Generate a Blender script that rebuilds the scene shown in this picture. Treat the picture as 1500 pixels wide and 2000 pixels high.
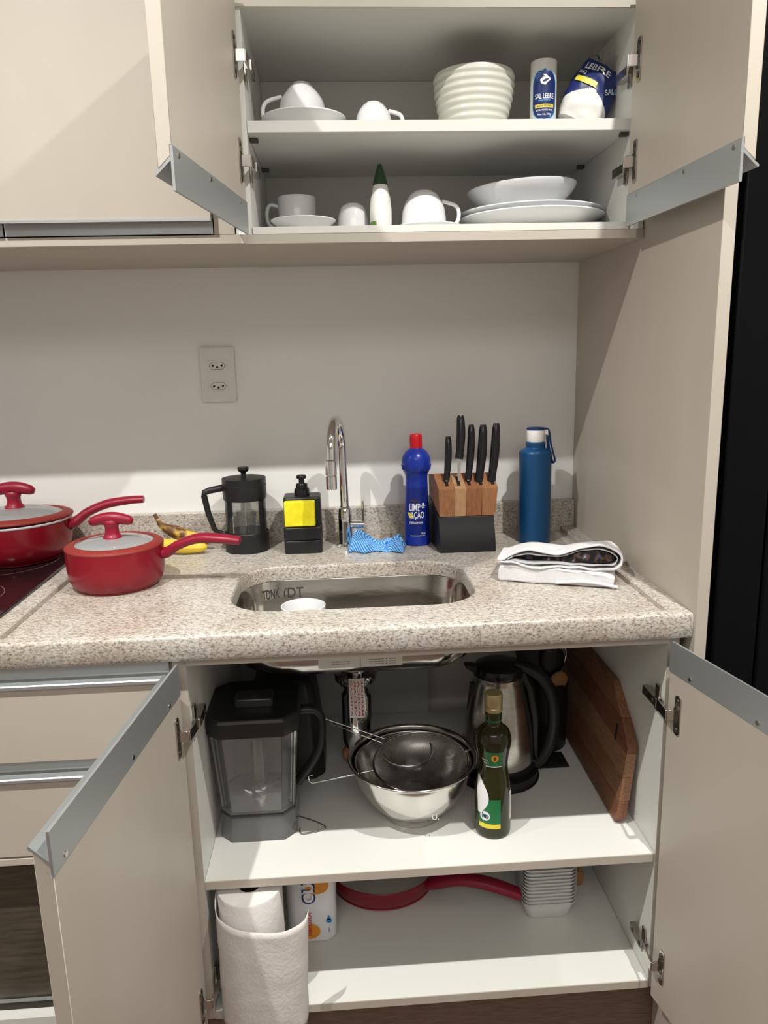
import bpy, bmesh, math, random
from mathutils import Vector, Matrix, noise
random.seed(7)
for o in list(bpy.data.objects): bpy.data.objects.remove(o)
SC = bpy.context.scene; COL = SC.collection
PI = math.pi
# ------------------------------------------------------------------ camera
yaw, pit, rol, FPX = .0581, -.2123, -.0239, 1466.53
fw = Vector((math.sin(yaw)*math.cos(pit), math.cos(yaw)*math.cos(pit), math.sin(pit)))
r0 = Vector((math.cos(yaw), -math.sin(yaw), 0)); u0 = r0.cross(fw)
rt = r0*math.cos(rol)+u0*math.sin(rol); up = -r0*math.sin(rol)+u0*math.cos(rol)
cam = bpy.data.objects.new('camera', bpy.data.cameras.new('camera')); COL.objects.link(cam)
cam.matrix_world = Matrix(((rt.x, up.x, -fw.x, -.5354), (rt.y, up.y, -fw.y, -1.68), (rt.z, up.z, -fw.z, 1.287), (0, 0, 0, 1)))
cam.data.sensor_fit = 'HORIZONTAL'; cam.data.sensor_width = 36; cam.data.lens = FPX/1500*36
cam.data.clip_start = .02
SC.camera = cam
# ------------------------------------------------------------------ world, lights, exposure
w = bpy.data.worlds.new('world'); SC.world = w; w.use_nodes = True
w.node_tree.nodes['Background'].inputs[0].default_value = (.9, .93, 1, 1)
w.node_tree.nodes['Background'].inputs[1].default_value = .05
SC.view_settings.view_transform = 'Standard'; SC.view_settings.look = 'None'
SC.view_settings.gamma = 1; SC.view_settings.use_curve_mapping = False
SC.view_settings.exposure = 0.0
DL = [(-1.18, -1.184, 2.5, 122), (.05, -1.184, 2.5, 116), (-2.41, -1.184, 2.5, 70)]
for i, (x, y, z, p) in enumerate(DL):
    l = bpy.data.lights.new('downlight_lamp', 'SPOT'); l.energy = p; l.spot_size = math.radians(144); l.spot_blend = 1
    l.shadow_soft_size = .014; l.color = (1, .985, .935)
    o = bpy.data.objects.new('downlight_lamp', l); o.location = (x, y, z-.02); COL.objects.link(o)
l = bpy.data.lights.new('fill_area_light', 'AREA'); l.shape = 'RECTANGLE'; l.size = 1.8; l.size_y = 1.2; l.energy = 26; l.color = (1, .985, .945)  # added soft fill behind the camera, out of view, lifts the shaded areas
o = bpy.data.objects.new('fill_area_light', l); o.location = (-.6, -2.9, 2.5); COL.objects.link(o)

# ------------------------------------------------------------------ materials
def mat(name, c, rough=.5, metal=0, spec=.5, coat=0, trans=0, ior=1.45, alpha=1, sheen=0):
    m = bpy.data.materials.new(name); m.use_nodes = True
    b = m.node_tree.nodes['Principled BSDF']; I = b.inputs
    I['Base Color'].default_value = (*c, 1); I['Roughness'].default_value = rough; I['Metallic'].default_value = metal
    I['Specular IOR Level'].default_value = spec; I['Coat Weight'].default_value = coat; I['Coat Roughness'].default_value = .08
    I['Transmission Weight'].default_value = trans; I['IOR'].default_value = ior; I['Alpha'].default_value = alpha
    I['Sheen Weight'].default_value = sheen
    return m
def nodes(m): return m.node_tree, m.node_tree.nodes['Principled BSDF']
def add(nt, t, **k):
    n = nt.nodes.new(t)
    for a, v in k.items():
        if a.startswith('_'): setattr(n, a[1:], v)
        else: n.inputs[a.replace('__', ' ')].default_value = v
    return n
def noisy(m, c1, c2, scale=40, stretch=(1, 1, 1), bump=0, detail=4, lo=.35, hi=.65, bscale=None):
    nt, b = nodes(m)
    tc = add(nt, 'ShaderNodeTexCoord'); mp = add(nt, 'ShaderNodeMapping'); mp.inputs['Scale'].default_value = stretch
    nt.links.new(tc.outputs['Object'], mp.inputs[0])
    n = add(nt, 'ShaderNodeTexNoise', Scale=scale, Detail=detail); nt.links.new(mp.outputs[0], n.inputs['Vector'])
    r = add(nt, 'ShaderNodeValToRGB'); r.color_ramp.elements[0].position = lo; r.color_ramp.elements[1].position = hi
    r.color_ramp.elements[0].color = (*c1, 1); r.color_ramp.elements[1].color = (*c2, 1)
    nt.links.new(n.outputs['Fac'], r.inputs[0]); nt.links.new(r.outputs[0], b.inputs['Base Color'])
    if bump:
        n2 = n
        if bscale: n2 = add(nt, 'ShaderNodeTexNoise', Scale=bscale, Detail=3); nt.links.new(mp.outputs[0], n2.inputs['Vector'])
        bp = add(nt, 'ShaderNodeBump', Strength=bump, Distance=.002); nt.links.new(n2.outputs['Fac'], bp.inputs['Height']); nt.links.new(bp.outputs[0], b.inputs['Normal'])
    return m
BEIGE = noisy(mat('beige_laminate', (.53, .47, .4), .42), (.485, .435, .37), (.515, .465, .40), 6, (1, 1, .5))
WHITE = mat('white_melamine', (.72, .72, .68), .4)
WHITEH = mat('white_board_edge', (.73, .725, .68), .4)
WALL = mat('glossy_white_wall', (.85, .84, .815), .2)
WALLP = mat('room_paint', (.78, .77, .74), .7)
CEIL = mat('ceiling_paint', (.8, .79, .77), .8)
PANEL = mat('grey_back_panel', (.55, .57, .58), .5)
ALU = mat('satin_aluminium', (.50, .525, .53), .42, .75)
ALUD = mat('grey_profile', (.36, .375, .38), .4, .5)
NICK = mat('nickel', (.5, .46, .42), .2, 1)
NICKD = mat('dark_nickel', (.12, .11, .1), .4, .8)
CHROME = mat('chrome', (.78, .78, .78), .05, 1)
STEEL = noisy(mat('brushed_steel', (.5, .48, .45), .24, 1), (.46, .44, .41), (.56, .54, .5), 30, (1, 1, 8), 0)
STEELB = mat('bowl_steel', (.62, .6, .57), .16, 1)
SINKM = noisy(mat('sink_steel', (.5, .48, .45), .14, 1), (.38, .36, .33), (.52, .49, .45), 9, (1, 1, 3), .25, 2, .35, .65, 14)
BLACK = mat('black_plastic', (.012, .012, .013), .42)
BLACKG = mat('black_gloss_plastic', (.01, .01, .011), .18)
BLACKR = mat('black_slot', (.008, .008, .008), .8)
FRIDGE = mat('black_glass_panel', (.002, .0022, .003), .45, 0, .12)
HOBG = mat('black_hob_glass', (.012, .006, .007), .07)
HOBR = mat('hob_ring_print', (.16, .12, .12), .3)
RED = mat('red_enamel', (.23, .003, .013), .32, 0, .5, .15)
REDS = mat('red_silicone', (.24, .024, .018), .55)
REDH = mat('red_handle_rubber', (.25, .004, .024), .4)
CREAM = mat('cream_ceramic_coating', (.62, .6, .54), .3)
CERAM = mat('white_ceramic', (.80, .81, .82), .14, 0, .5)
CERAMG = mat('cream_ribbed_ceramic', (.74, .74, .66), .3)
def thin(name, tint, haze, hc):
    # thin clear wall: fresnel reflection over a tinted transparent sheet, with a little surface haze
    m = mat(name, hc, .6); nt, b = nodes(m); out = nt.nodes['Material Output']
    tr = add(nt, 'ShaderNodeBsdfTransparent'); tr.inputs[0].default_value = (*tint, 1)
    gl = add(nt, 'ShaderNodeBsdfGlossy', Roughness=.04); fr = add(nt, 'ShaderNodeFresnel', IOR=1.45)
    m1 = add(nt, 'ShaderNodeMixShader'); m2 = add(nt, 'ShaderNodeMixShader'); m1.inputs[0].default_value = haze
    nt.links.new(tr.outputs[0], m1.inputs[1]); nt.links.new(b.outputs[0], m1.inputs[2])
    nt.links.new(fr.outputs[0], m2.inputs[0]); nt.links.new(m1.outputs[0], m2.inputs[1]); nt.links.new(gl.outputs[0], m2.inputs[2])
    nt.links.new(m2.outputs[0], out.inputs[0]); return m
GLASS = thin('clear_glass', (.93, .94, .94), .03, (.8, .8, .8))
LIDG = thin('steamed_lid_glass', (.92, .94, .94), .38, (.8, .82, .82))
JARP = thin('clear_jar_plastic', (.95, .95, .955), .11, (.75, .75, .77))
TUBP = mat('translucent_tub_plastic', (.86, .86, .85), .4, 0, .5, 0, 0, 1.2, .86)
SMOKE = mat('smoky_cap', (.03, .03, .033), .2)
BLUE = mat('navy_bottle_paint', (.004, .06, .17), .35)
BLUED = mat('navy_strap', (.006, .03, .12), .5)
WPL = mat('white_plastic', (.8, .79, .76), .35)
BLUEP = mat('royal_blue_plastic', (.01, .035, .34), .28)
BLUEL = mat('deep_blue_label', (.006, .02, .2), .3)
REDC = mat('red_cap', (.6, .008, .02), .35)
YEL = noisy(mat('yellow_sponge', (.85, .75, .01), .8), (.80, .68, .01), (.88, .8, .02), 60, (1, 1, 1), .3)
INKW = mat('white_print', (.85, .85, .85), .4)
INKN = mat('navy_print', (.008, .022, .13), .4)
INKC = mat('cyan_print', (.15, .5, .8), .4)
INKY = mat('yellow_print', (.8, .66, .05), .4)
INKO = mat('orange_print', (.8, .3, .02), .45)
INKR = mat('red_print', (.6, .04, .05), .45)
INKD = mat('dark_print', (.05, .04, .04), .5)
INKB = mat('bright_blue_print', (.02, .25, .6), .45)
INKG = mat('green_label', (.012, .16, .05), .4)
GREEN = mat('dark_green_cap', (.008, .045, .014), .45)
LGREEN = noisy(mat('leaf_green_print', (.1, .25, .04), .5), (.03, .13, .02), (.25, .4, .08), 120)
OUTL = mat('ivory_outlet_plastic', (.76, .74, .70), .4)
PAPER = noisy(mat('white_paper_towel', (.75, .71, .69), .9), (.73, .69, .67), (.78, .74, .72), 60, (1, 1, 1), .35, 4, .35, .65, 170)
FILM = mat('packaging_film', (.8, .8, .82), .25, 0, .5, .3)
FILMC = thin('clear_film', (.92, .92, .92), .08, (.8, .8, .8))
BAG = noisy(mat('white_salt_bag', (.78, .77, .73), .4), (.74, .73, .68), (.82, .81, .77), 40, (1, 1, 1), .5)
TOWEL = noisy(mat('white_towel', (.76, .75, .77), .9, sheen=.3), (.74, .73, .75), (.79, .78, .8), 30, (1, 1, 1), .7, 4, .35, .65, 900)
GREYT = mat('grey_towel_lining', (.42, .42, .43), .9)
TANW = mat('tan_wood', (.42, .2, .07), .5)
BANDARK = mat('banana_stem', (.12, .07, .03), .8)
BAN = noisy(mat('banana_skin', (.7, .45, .05), .5), (.12, .045, .015), (.72, .46, .06), 32, (1, 2.2, 1), .1, 5, .44, .60)
BAN2 = noisy(mat('yellow_banana_skin', (.8, .58, .06), .5), (.2, .12, .03), (.8, .56, .05), 26, (1, 2, 1), .1, 5, .27, .36)
OILG = mat('oil_green_glass', (.02, .022, .005), .06, 0, .6)
OILC = mat('gold_cap', (.42, .34, .16), .35, .5)
COIL = mat('onion_skin', (.5, .25, .15), .5)
CLOTHB = mat('blue_striped_cloth', (.1, .4, .8), .9)
nt, b = nodes(CLOTHB)
tc = add(nt, 'ShaderNodeTexCoord'); wv = add(nt, 'ShaderNodeTexWave', Scale=13.0, Distortion=2.0); wv.bands_direction = 'DIAGONAL'
wv.inputs['Detail'].default_value = 1; wv.inputs['Detail Scale'].default_value = .3
nt.links.new(tc.outputs['UV'], wv.inputs['Vector']); rp = add(nt, 'ShaderNodeValToRGB')
rp.color_ramp.elements[0].position = .35; rp.color_ramp.elements[1].position = .6
rp.color_ramp.elements[0].color = (.02, .17, .55, 1); rp.color_ramp.elements[1].color = (.25, .52, .82, 1)
nt.links.new(wv.outputs[0], rp.inputs[0]); nt.links.new(rp.outputs[0], b.inputs['Base Color'])
# dark patterned cloth inside the towel
PATT = mat('dark_patterned_cloth', (.02, .015, .01), .9)
nt, b = nodes(PATT); tc = add(nt, 'ShaderNodeTexCoord'); n = add(nt, 'ShaderNodeTexNoise', Scale=90.0, Detail=3.0); nt.links.new(tc.outputs['Object'], n.inputs['Vector'])
rp = add(nt, 'ShaderNodeValToRGB'); e = rp.color_ramp.elements
e[0].position = .5; e[0].color = (.004, .004, .005, 1); e[1].position = .58; e[1].color = (.09, .045, .02, 1)
q = e.new(.66); q.color = (.02, .04, .16, 1); q = e.new(.72); q.color = (.3, .28, .22, 1)
nt.links.new(n.outputs['Fac'], rp.inputs[0]); nt.links.new(rp.outputs[0], b.inputs['Base Color'])
# granite: pale stone with fine dark, brown and cream crystals
GRAN = mat('speckled_granite', (.5, .45, .4), .28)
nt, b = nodes(GRAN); tc = add(nt, 'ShaderNodeTexCoord')
mp = add(nt, 'ShaderNodeMapping'); mp.inputs['Rotation'].default_value = (0, 0, .6); mp.inputs['Scale'].default_value = (1, 1.7, 1.7); nt.links.new(tc.outputs['Object'], mp.inputs[0])
n1 = add(nt, 'ShaderNodeTexNoise', Scale=185.0, Detail=5.0, Roughness=.66); nt.links.new(mp.outputs[0], n1.inputs['Vector'])
rp = add(nt, 'ShaderNodeValToRGB'); e = rp.color_ramp.elements
e[0].position = .25; e[0].color = (.09, .075, .065, 1); e[1].position = .72; e[1].color = (.69, .66, .61, 1)
q = e.new(.385); q.color = (.27, .235, .205, 1); q = e.new(.46); q.color = (.455, .42, .375, 1); q = e.new(.58); q.color = (.61, .57, .52, 1)
nt.links.new(n1.outputs['Fac'], rp.inputs[0])
n2 = add(nt, 'ShaderNodeTexNoise', Scale=7.0, Detail=3.0); nt.links.new(tc.outputs['Object'], n2.inputs['Vector'])
rp2 = add(nt, 'ShaderNodeValToRGB'); rp2.color_ramp.elements[0].color = (.88, .83, .78, 1); rp2.color_ramp.elements[1].color = (1, 1, 1, 1)
rp2.color_ramp.elements[0].position = .35; rp2.color_ramp.elements[1].position = .6
nt.links.new(n2.outputs['Fac'], rp2.inputs[0])
n3 = add(nt, 'ShaderNodeTexVoronoi', Scale=210.0); nt.links.new(tc.outputs['Object'], n3.inputs['Vector'])
rp3 = add(nt, 'ShaderNodeValToRGB'); rp3.color_ramp.elements[0].position = .10; rp3.color_ramp.elements[1].position = .24
rp3.color_ramp.elements[0].color = (.42, .38, .36, 1); rp3.color_ramp.elements[1].color = (1, 1, 1, 1); nt.links.new(n3.outputs['Distance'], rp3.inputs[0])
mx = add(nt, 'ShaderNodeMix'); mx.data_type = 'RGBA'; mx.blend_type = 'MULTIPLY'; mx.inputs[0].default_value = 1
nt.links.new(rp.outputs[0], mx.inputs[6]); nt.links.new(rp2.outputs[0], mx.inputs[7])
mx2 = add(nt, 'ShaderNodeMix'); mx2.data_type = 'RGBA'; mx2.blend_type = 'MULTIPLY'; mx2.inputs[0].default_value = 1
nt.links.new(mx.outputs[2], mx2.inputs[6]); nt.links.new(rp3.outputs[0], mx2.inputs[7]); nt.links.new(mx2.outputs[2], b.inputs['Base Color'])
def wood(name, c1, c2, scale, stretch, rough=.5):
    return noisy(mat(name, c1, rough), c1, c2, scale, stretch, .12, 6, .3, .7)
TOE = wood('brown_wood_laminate', (.115, .072, .052), (.20, .13, .098), 30, (1, 1, 14), .45)
FLOORM = wood('floor_planks', (.09, .055, .04), (.16, .10, .075), 14, (1, 12, 1), .4)
OVEN = wood('oven_painted_reflection', (.055, .045, .032), (.10, .082, .06), 16, (1, 1, 9), .3)  # dark oven glass: the reflected wood floor is painted in as grain
BW = [wood('acacia_a', (.14, .05, .025), (.24, .10, .05), 40, (10, 1, 6)), wood('acacia_b', (.22, .11, .06), (.34, .19, .11), 40, (10, 1, 6)),
      wood('acacia_c', (.17, .07, .035), (.28, .14, .075), 40, (10, 1, 6))]
KW = [wood('block_wood_a', (.27, .11, .045), (.38, .18, .08), 60, (5, 2, 1)), wood('block_wood_b', (.42, .22, .11), (.52, .30, .16), 60, (5, 2, 1)),
      wood('block_wood_c', (.24, .09, .035), (.34, .14, .06), 60, (5, 2, 1)), wood('block_wood_d', (.30, .13, .055), (.40, .19, .085), 60, (5, 2, 1))]
# wire gauze: real holes too small to model, so a fine procedural alpha weave
GAUZE = mat('steel_gauze', (.45, .43, .41), .35, 1)
nt, b = nodes(GAUZE); tc = add(nt, 'ShaderNodeTexCoord'); ck = add(nt, 'ShaderNodeTexChecker', Scale=700.0); nt.links.new(tc.outputs['Object'], ck.inputs['Vector'])
mr = add(nt, 'ShaderNodeMapRange'); mr.inputs['To Min'].default_value = .35; mr.inputs['To Max'].default_value = .8; nt.links.new(ck.outputs['Fac'], mr.inputs['Value']); nt.links.new(mr.outputs[0], b.inputs['Alpha'])

# ------------------------------------------------------------------ mesh helpers
ROOT = {}
class B:
    def __init__(s): s.v = []; s.f = []; s.m = []; s.uv = None
    def _add(s, V, F, mi=0, M=None):
        k = len(s.v)
        s.v += [(M @ Vector(p)) if M else Vector(p) for p in V]
        s.f += [tuple(i+k for i in f) for f in F]; s.m += [mi]*len(F); return s
    def box(s, x0, x1, y0, y1, z0, z1, mi=0, M=None):
        V = [(x, y, z) for x in (x0, x1) for y in (y0, y1) for z in (z0, z1)]
        return s._add(V, [(0, 1, 3, 2), (4, 6, 7, 5), (0, 4, 5, 1), (2, 3, 7, 6), (0, 2, 6, 4), (1, 5, 7, 3)], mi, M)
    def loft(s, rings, cap=(True, True), mi=0, M=None, close=False):
        n = len(rings[0]); V = [p for r in rings for p in r]; F = []
        m = len(rings)
        for i in range(m if close else m-1):
            a, c = i*n, ((i+1) % m)*n
            for j in range(n): F.append((a+j, a+(j+1) % n, c+(j+1) % n, c+j))
        if not close:
            if cap[0]: F.append(tuple(reversed(range(n))))
            if cap[1]: F.append(tuple(range((m-1)*n, m*n)))
        return s._add(V, F, mi, M)
    def lathe(s, prof, c=(0, 0, 0), seg=40, ex=1, ey=1, mi=0, M=None, cap=(False, False), close=False):
        R = []
        for r, z in prof: R.append([(c[0]+max(r, 1e-5)*ex*math.cos(2*PI*j/seg), c[1]+max(r, 1e-5)*ey*math.sin(2*PI*j/seg), c[2]+z) for j in range(seg)])
        return s.loft(R, cap, mi, M, close)
    def tube(s, path, r, seg=10, mi=0, M=None, closed=False, flat=None):
        P = [Vector(p) for p in path]; n = len(P); R = []; prev = None
        for i, p in enumerate(P):
            if closed: t = (P[(i+1) % n]-P[i-1])
            else: t = P[min(i+1, n-1)]-P[max(i-1, 0)]
            t.normalize()
            if prev is None:
                a = Vector((0, 0, 1)) if abs(t.z) < .9 else Vector((0, 1, 0))
                nn = t.cross(a).normalized()
            else: nn = (prev-t*prev.dot(t)).normalized()
            prev = nn; bb = t.cross(nn)
            rr = r[i] if isinstance(r, (list, tuple)) else r
            ra, rb = (rr, rr*flat) if flat else (rr, rr)
            R.append([tuple(p+nn*ra*math.cos(2*PI*j/seg)+bb*rb*math.sin(2*PI*j/seg)) for j in range(seg)])
        return s.loft(R, (True, True), mi, M, closed)
    def prism(s, poly, ext, fn, mi=0):       # poly in 2D, ext (a,b), fn(u,v,e)->3D
        n = len(poly); V = [fn(u, v, ext[0]) for u, v in poly]+[fn(u, v, ext[1]) for u, v in poly]
        F = [tuple(range(n)), tuple(reversed(range(n, 2*n)))]+[(i, i+n, (i+1) % n+n, (i+1) % n) for i in range(n)]
        return s._add(V, F, mi)
    def grid(s, fn, nu, nv, mi=0, M=None):
        V = [fn(i/nu, j/nv) for j in range(nv+1) for i in range(nu+1)]
        F = [(j*(nu+1)+i, j*(nu+1)+i+1, (j+1)*(nu+1)+i+1, (j+1)*(nu+1)+i) for j in range(nv) for i in range(nu)]
        return s._add(V, F, mi, M)
    def xf(s, M): s.v = [M @ p for p in s.v]; return s
    def obj(s, name, mats, parent=None, base=None, bevel=0, bseg=2, smooth=40, solid=0, sub=0, recalc=True):
        if parent is not None:
            base = ROOT[parent]
        elif base is None:
            xs = [p.x for p in s.v]; ys = [p.y for p in s.v]; zs = [p.z for p in s.v]
            base = Vector(((min(xs)+max(xs))/2, (min(ys)+max(ys))/2, min(zs)))
        base = Vector(base)
        me = bpy.data.meshes.new(name); me.from_pydata([tuple(p-base) for p in s.v], [], s.f)
        if not isinstance(mats, (list, tuple)): mats = [mats]
        for m in mats: me.materials.append(m)
        me.polygons.foreach_set('material_index', s.m)
        if s.uv:
            ul = me.uv_layers.new(name='UVMap')
            for lp in me.loops: ul.data[lp.index].uv = s.uv[lp.vertex_index]
        me.update()
        if recalc:
            bm = bmesh.new(); bm.from_mesh(me); bmesh.ops.recalc_face_normals(bm, faces=bm.faces); bm.to_mesh(me); bm.free()
        if smooth:
            me.polygons.foreach_set('use_smooth', [True]*len(me.polygons)); me.set_sharp_from_angle(angle=math.radians(smooth))
        o = bpy.data.objects.new(name, me); COL.objects.link(o)
        if parent is not None: o.parent = parent
        else: o.location = base
        ROOT[o] = base
        if solid: md = o.modifiers.new('thickness', 'SOLIDIFY'); md.thickness = solid; md.offset = 0
        if sub: md = o.modifiers.new('sub', 'SUBSURF'); md.levels = sub; md.render_levels = sub
        if bevel:
            md = o.modifiers.new('bevel', 'BEVEL'); md.width = bevel; md.segments = bseg; md.limit_method = 'ANGLE'; md.angle_limit = math.radians(35)
            md.harden_normals = False
        return o
def thing(name, label, cat, base, group=None):
    o = bpy.data.objects.new(name, None); COL.objects.link(o); o.location = base; o.empty_display_size = .02
    ROOT[o] = Vector(base); return tag(o, label, cat, group)
def tag(o, label, cat, group=None):
    o['label'] = label; o['category'] = cat
    if group: o['group'] = group
    return o
def struct(o): o['kind'] = 'structure'; return o
def T(x, y, z): return Matrix.Translation((x, y, z))
def R(a, ax): return Matrix.Rotation(a, 4, ax)
def spline(P, n):
    P = [Vector(p) for p in P]; out = []
    for i in range(len(P)-1):
        a, b_, c, d = P[max(i-1, 0)], P[i], P[i+1], P[min(i+2, len(P)-1)]
        for k in range(n):
            t = k/n; out.append(.5*((2*b_)+(c-a)*t+(2*a-5*b_+4*c-d)*t*t+(3*b_-a-3*c+d)*t**3))
    out.append(P[-1]); return out
def sprof(P, n=5): return [(max(p[0], 0), p[1]) for p in spline([(r, z, 0) for r, z in P], n)]
def rrect(cx, cy, hx, hy, r, n=5):
    out = []
    for k, (sx, sy) in enumerate(((1, 1), (-1, 1), (-1, -1), (1, -1))):
        for i in range(n+1):
            a = k*PI/2+i/n*PI/2; out.append((cx+sx*(hx-r)+r*math.cos(a), cy+sy*(hy-r)+r*math.sin(a)))
    return out
_tx = {}
def textmesh(s, size=1, bold=True):
    key = s
    if key not in _tx:
        cu = bpy.data.curves.new('t', 'FONT'); cu.body = s; cu.align_x = 'CENTER'; cu.align_y = 'CENTER'; cu.resolution_u = 3
        if bold: cu.offset = .012
        o = bpy.data.objects.new('t', cu); COL.objects.link(o); bpy.context.view_layer.update()
        me = bpy.data.meshes.new_from_object(o.evaluated_get(bpy.context.evaluated_depsgraph_get()))
        _tx[key] = ([(v.co.x, v.co.y) for v in me.vertices], [tuple(p.vertices) for p in me.polygons])
        bpy.data.objects.remove(o)
    V, F = _tx[key]
    return [(x*size, y*size) for x, y in V], F
def put_text(bb, s, width, height, fn, mi=0):        # fn(u,v)->3D; text fitted to width x height
    V, F = textmesh(s)
    xs = [p[0] for p in V]; ys = [p[1] for p in V]; cx, cy = (min(xs)+max(xs))/2, (min(ys)+max(ys))/2
    kx = width/(max(xs)-min(xs)); ky = height/(max(ys)-min(ys))
    bb._add([fn((x-cx)*kx, (y-cy)*ky) for x, y in V], F, mi); return bb
def patch(bb, halfw, v0, v1, fn, mi=0, nu=14, nv=10):   # halfw(v)
    return bb.grid(lambda a, c: fn((2*a-1)*halfw(v0+(v1-v0)*c), v0+(v1-v0)*c), nu, nv, mi)
# ------------------------------------------------------------------ room shell
struct(B().box(-3.2, .9, 0, .1, 0, 2.6).obj('wall_back', WALL))
struct(B().box(-3.3, -3.2, -4.2, .1, 0, 2.6).obj('wall_left', WALLP))
struct(B().box(.9, 1.0, -4.2, .1, 0, 2.6).obj('wall_right', WALLP))
struct(B().box(-3.3, 1.0, -4.3, -4.2, 0, 2.6).obj('wall_front', WALLP))
struct(B().box(-3.3, 1.0, -4.3, .1, 2.55, 2.65).obj('ceiling', CEIL))
fl = struct(B().box(-3.3, 1.0, -4.3, .1, -.05, 0).obj('floor', FLOORM))
for i, (x, y, z, p) in enumerate(DL):
    t = thing('ceiling_downlight', ['round recessed ceiling spotlight above the left cabinets', 'round recessed ceiling spotlight above the right end of the worktop', 'round recessed ceiling spotlight farthest left over the hob side'][i], 'ceiling light', (x, y, 2.55))
    B().lathe([(.034, -.002), (.05, -.004), (.052, 0), (.034, 0)], (x, y, 2.55), 32, close=True).obj('trim_ring', WPL, t)
# ------------------------------------------------------------------ tall side panel, black fridge side, soffit
tag(B().box(0, .0188, -.6237, -.001, .0, 2.55).obj('side_panel', BEIGE, bevel=.0008), 'tall beige laminate end panel closing the kitchen on the right', 'panel')
fr = thing('refrigerator', 'tall black refrigerator right of the beige end panel', 'refrigerator', (.35, -.3, 0))
B().box(.03, .70, -.60, -.02, .02, 1.95).obj('body', FRIDGE, fr, bevel=.004)
B().box(.03, .0985, -.6225, -.602, .03, 1.94).obj('door_strip', FRIDGE, fr, bevel=.003)
B().box(.1015, .70, -.6225, -.602, .03, 1.94).obj('door', FRIDGE, fr, bevel=.003)
# ------------------------------------------------------------------ worktop
wt = thing('worktop', 'pale speckled granite worktop with raised rim and undermount sink cutout', 'worktop', (-.8, -.3, .84))
SX, SY, HX, HY, SR = -.518, -.360, .2165, .1345, .085
def slab_with_hole():
    bb = B(); outer = [(-1.057, -.022), (-1.057, -.5935), (-.030, -.5935), (-.030, -.022)]
    hole = rrect(SX, SY, HX, HY, SR, 8)
    bm = bmesh.new()
    def ring(pts, z): return [bm.verts.new((x, y, z)) for x, y in pts]
    for z in (.87,):
        o_ = ring(outer, z); h_ = ring(hole, z)
        es = [bm.edges.new((o_[i], o_[(i+1) % len(o_)])) for i in range(len(o_))]+[bm.edges.new((h_[i], h_[(i+1) % len(h_)])) for i in range(len(h_))]
        bmesh.ops.triangle_fill(bm, edges=es, use_beauty=True)
    bm.verts.ensure_lookup_table(); bm.verts.index_update()
    V = [v.co.copy() for v in bm.verts]; F = [tuple(v.index for v in f.verts) for f in bm.faces]; bm.free()
    V2 = [Vector((v.x, v.y, .842)) for v in V]
    bb._add(V, F); bb._add(V2, F)
    # rounded inner edge of the cutout
    rg = []
    for dz, dr in ((.0, .0), (-.0012, .0012), (-.003, .0022), (-.006, .0028), (-.028, .0028)):
        rg.append([(x, y, .87+dz) for x, y in rrect(SX, SY, HX-dr, HY-dr, SR-dr, 8)])
    bb.loft(rg, (False, False)); return bb
slab_with_hole().obj('slab', GRAN, wt, smooth=40, recalc=False)
B().prism([(-.593, .842), (-.593, .877), (-.5955, .88), (-.6120, .88), (-.6155, .8785), (-.6168, .875), (-.6168, .845), (-.6145, .8407), (-.6, .84)], (-1.9, -.0005), lambda u, v, e: (e, u, v)).obj('front_edge', GRAN, wt, smooth=50)
B().prism([(-.031, .842), (-.031, .878), (-.029, .88), (-.0005, .88), (-.0005, .842)], (-.593, -.001), lambda u, v, e: (u, e, v)).obj('end_rim', GRAN, wt, smooth=40)
B().prism([(-1.056, .842), (-1.056, .878), (-1.058, .88), (-1.9, .88), (-1.9, .842)], (-.593, -.001), lambda u, v, e: (u, e, v)).obj('hob_surround', GRAN, wt, smooth=40)
B().box(-1.9, -.031, -.022, -.001, .869, .9417).box(-.032, -.0005, -.022, -.001, .88, .9417).obj('backsplash', GRAN, wt, bevel=.0012)
# hob
hb = thing('cooktop', 'black glass cooktop set into the granite at the left', 'cooktop', (-1.38, -.3, .8805))
B().box(-1.67, -1.0875, -.565, -.055, .8806, .886).obj('glass_plate', HOBG, hb, bevel=.0015)
for cx, cy, r in ((-1.215, -.40, .085), (-1.215, -.17, .1), (-1.5, -.3, .12)):
    B().lathe([(r, .0), (r+.0012, .0), (r+.0012, .00015), (r, .00015)], (cx, cy, .8861), 64, close=True).obj('burner_ring', HOBR, hb)
# ------------------------------------------------------------------ sink
sk = thing('sink', 'stainless steel undermount sink basin below the granite cutout', 'sink', (SX, SY, .738))
rings = []
for z, g, rr in ((.8415, .012, .095), (.8415, .002, .087), (.838, .0, .085), (.78, -.004, .083), (.757, -.012, .08), (.746, -.024, .075), (.7405, -.045, .06), (.739, -.07, .04)):
    rings.append([(x, y, z) for x, y in rrect(SX, SY, HX+g, HY+g, rr, 10)])
B().loft(rings, (False, True)).obj('basin', SINKM, sk, smooth=60, solid=.0015)
B().lathe([(.0, .0006), (.018, .001), (.03, .002), (.034, .0035), (.037, .0012), (.037, 0)], (SX, -.285, .7395), 36).obj('drain', CHROME, sk)
def basin_wall(u, v):
    k = (SX-.2145+.0835, SY+.1325-.0835)
    if u >= 0: return (k[0]+u, SY+.1312, v)
    return (k[0]-.0822*math.sin(-u/.0835), k[1]+.0822*math.cos(u/.0835), v)
tb = B()
put_text(tb, 'TDNK', .036, .020, lambda u, v: basin_wall(u-.034, .815+v)); put_text(tb, '(DT', .040, .028, lambda u, v: basin_wall(u+.012, .812+v))
tb.obj('lettering', INKD, sk)
lb = B().box(-.583, -.4415, -.4985, -.4978, .7665, .7835).obj('paper_label', WPL, sk)
tb = B()
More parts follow.
